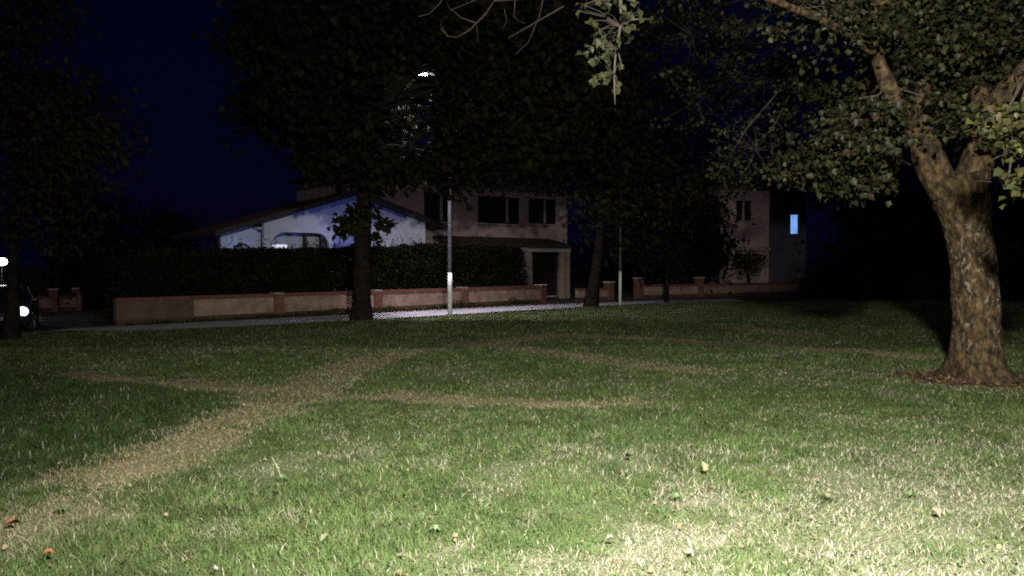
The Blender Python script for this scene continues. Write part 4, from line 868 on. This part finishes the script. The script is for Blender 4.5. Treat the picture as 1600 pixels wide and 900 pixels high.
# ------------------------------------------------------------------ fallen leaves and weeds on the lawn
FL_ = [(1103, 743, .10, (.55, .42, .22), 'pale yellow upright fallen leaf, foremost of those right of centre'), (1232, 650, .10, (.36, .30, .08), 'yellow fallen leaf lying flat in the green grass before the maple'), (1101, 667, .085, (.36, .28, .12), 'small tan fallen leaf left of the flat yellow one'),
       (1080, 707, .075, (.40, .36, .22), 'small pale fallen leaf behind the upright yellow leaf'), (981, 720, .10, (.28, .30, .18), 'pale green fallen leaf in green grass at mid lawn'), (1298, 787, .075, (.50, .38, .24), 'narrow pale fallen leaf on the dry grass'), (1464, 807, .09, (.52, .36, .26), 'pinkish fallen leaf on dry grass near the right edge'),
       (958, 843, .06, (.6, .55, .42), 'whitish fallen leaf at the edge of the dry grass'), (1086, 866, .055, (.6, .52, .36), 'small cream fallen leaf at the bottom on dry grass'), (427, 772, .09, (.55, .20, .08), 'orange fallen leaf below the tall weed stalk'), (5, 826, .10, (.50, .17, .06), 'orange fallen leaf at the left edge on the worn line'),
       (62, 869, .08, (.52, .20, .06), 'orange fallen leaf in the bottom left corner'), (425, 840, .075, (.42, .38, .07), 'bright yellow fallen leaf left of bottom centre'), (510, 840, .09, (.34, .38, .22), 'pale green broad fallen leaf right of the bright yellow one'), (150, 768, .06, (.66, .62, .55), 'white curled fallen leaf beside the left worn line'), (334, 893, .055, (.7, .68, .6), 'white fallen leaf at the bottom edge, left')]
for i, (px, py, sz, c, lab) in enumerate(FL_):
    x, y = G(px, py - 6, .045); z = float(lawn_z(np.array([x]), np.array([y]))[0]) + .05
    v = mv.copy(); v[:, 2] += .25 * v[:, 0] ** 2 * 3 + rng.normal(0, .05, len(v)); v[:, 0] *= rng.uniform(.7, 1.0)
    a, ti = rng.uniform(0, 6.28), rng.uniform(-.5, .5) if i else 1.2
    Rm = np.array(Matrix.Rotation(a if i else .3, 3, 'Z') @ Matrix.Rotation(ti, 3, 'X')); v = v @ Rm.T * sz * .8
    o = np_mesh('fallen_leaf', v, mt, M['leaf'], None, np.tile((np.array(c) * .6 + np.array([.19, .15, .10]) * .4) * .55, (len(v), 1))); o.location = (x, y, z); tag(o, lab, 'leaf', 'fallen leaves on the lawn')
def weed(px, py, lab, stalk):
    x, y = G(px, py); z = float(lawn_z(np.array([x]), np.array([y]))[0]); t_ = thing('weed', (x, y, z), lab, 'weed', 'weeds in the lawn')
    for k in range(5):
        a = k * 1.3 + rng.uniform(0, .5); L = rng.uniform(.035, .065); u = Vector((math.cos(a), math.sin(a), 0)); n = Vector((-u.y, u.x, 0)); vs = []
        for j, (s_, w_) in enumerate(((0, .004), (.3, .010), (.65, .012), (1, .002))):
            p = Vector((x, y, z)) + u * L * s_ + Vector((0, 0, .055 * math.sin(s_ * 2.2))); vs += [tuple(p - n * w_), tuple(p + n * w_)]
        o = MB().add(vs, [(0, 1, 3, 2), (2, 3, 5, 4), (4, 5, 7, 6)]).build('leaf', M['weed'], t_)
    if stalk: MB().tube([(x, y, z), (x - .02, y, z + .09), (x - .06, y, z + .17), (x - .075, y, z + .20)], [.0028, .0022, .0026, .0015], 5).build('stalk', M['stalk'], t_)
M['weed'] = mat('weed_leaf', (.06, .105, .035), (.05, .085, .028), 20, .5, .1); M['stalk'] = mat('pale_stalk', (.30, .30, .20), (.24, .25, .16), 20, .7)
weed(438, 757, 'broad-leaved weed with a tall pale seed stalk left of centre', True); weed(1060, 785, 'dark green weed rosette by the dry grass edge', False); weed(1430, 785, 'dark green weed rosette alone in the dry grass at right', False); weed(680, 830, 'bright weed rosette at the bottom, left of centre', False); weed(90, 805, 'weed rosette at the left beside the worn line', False)
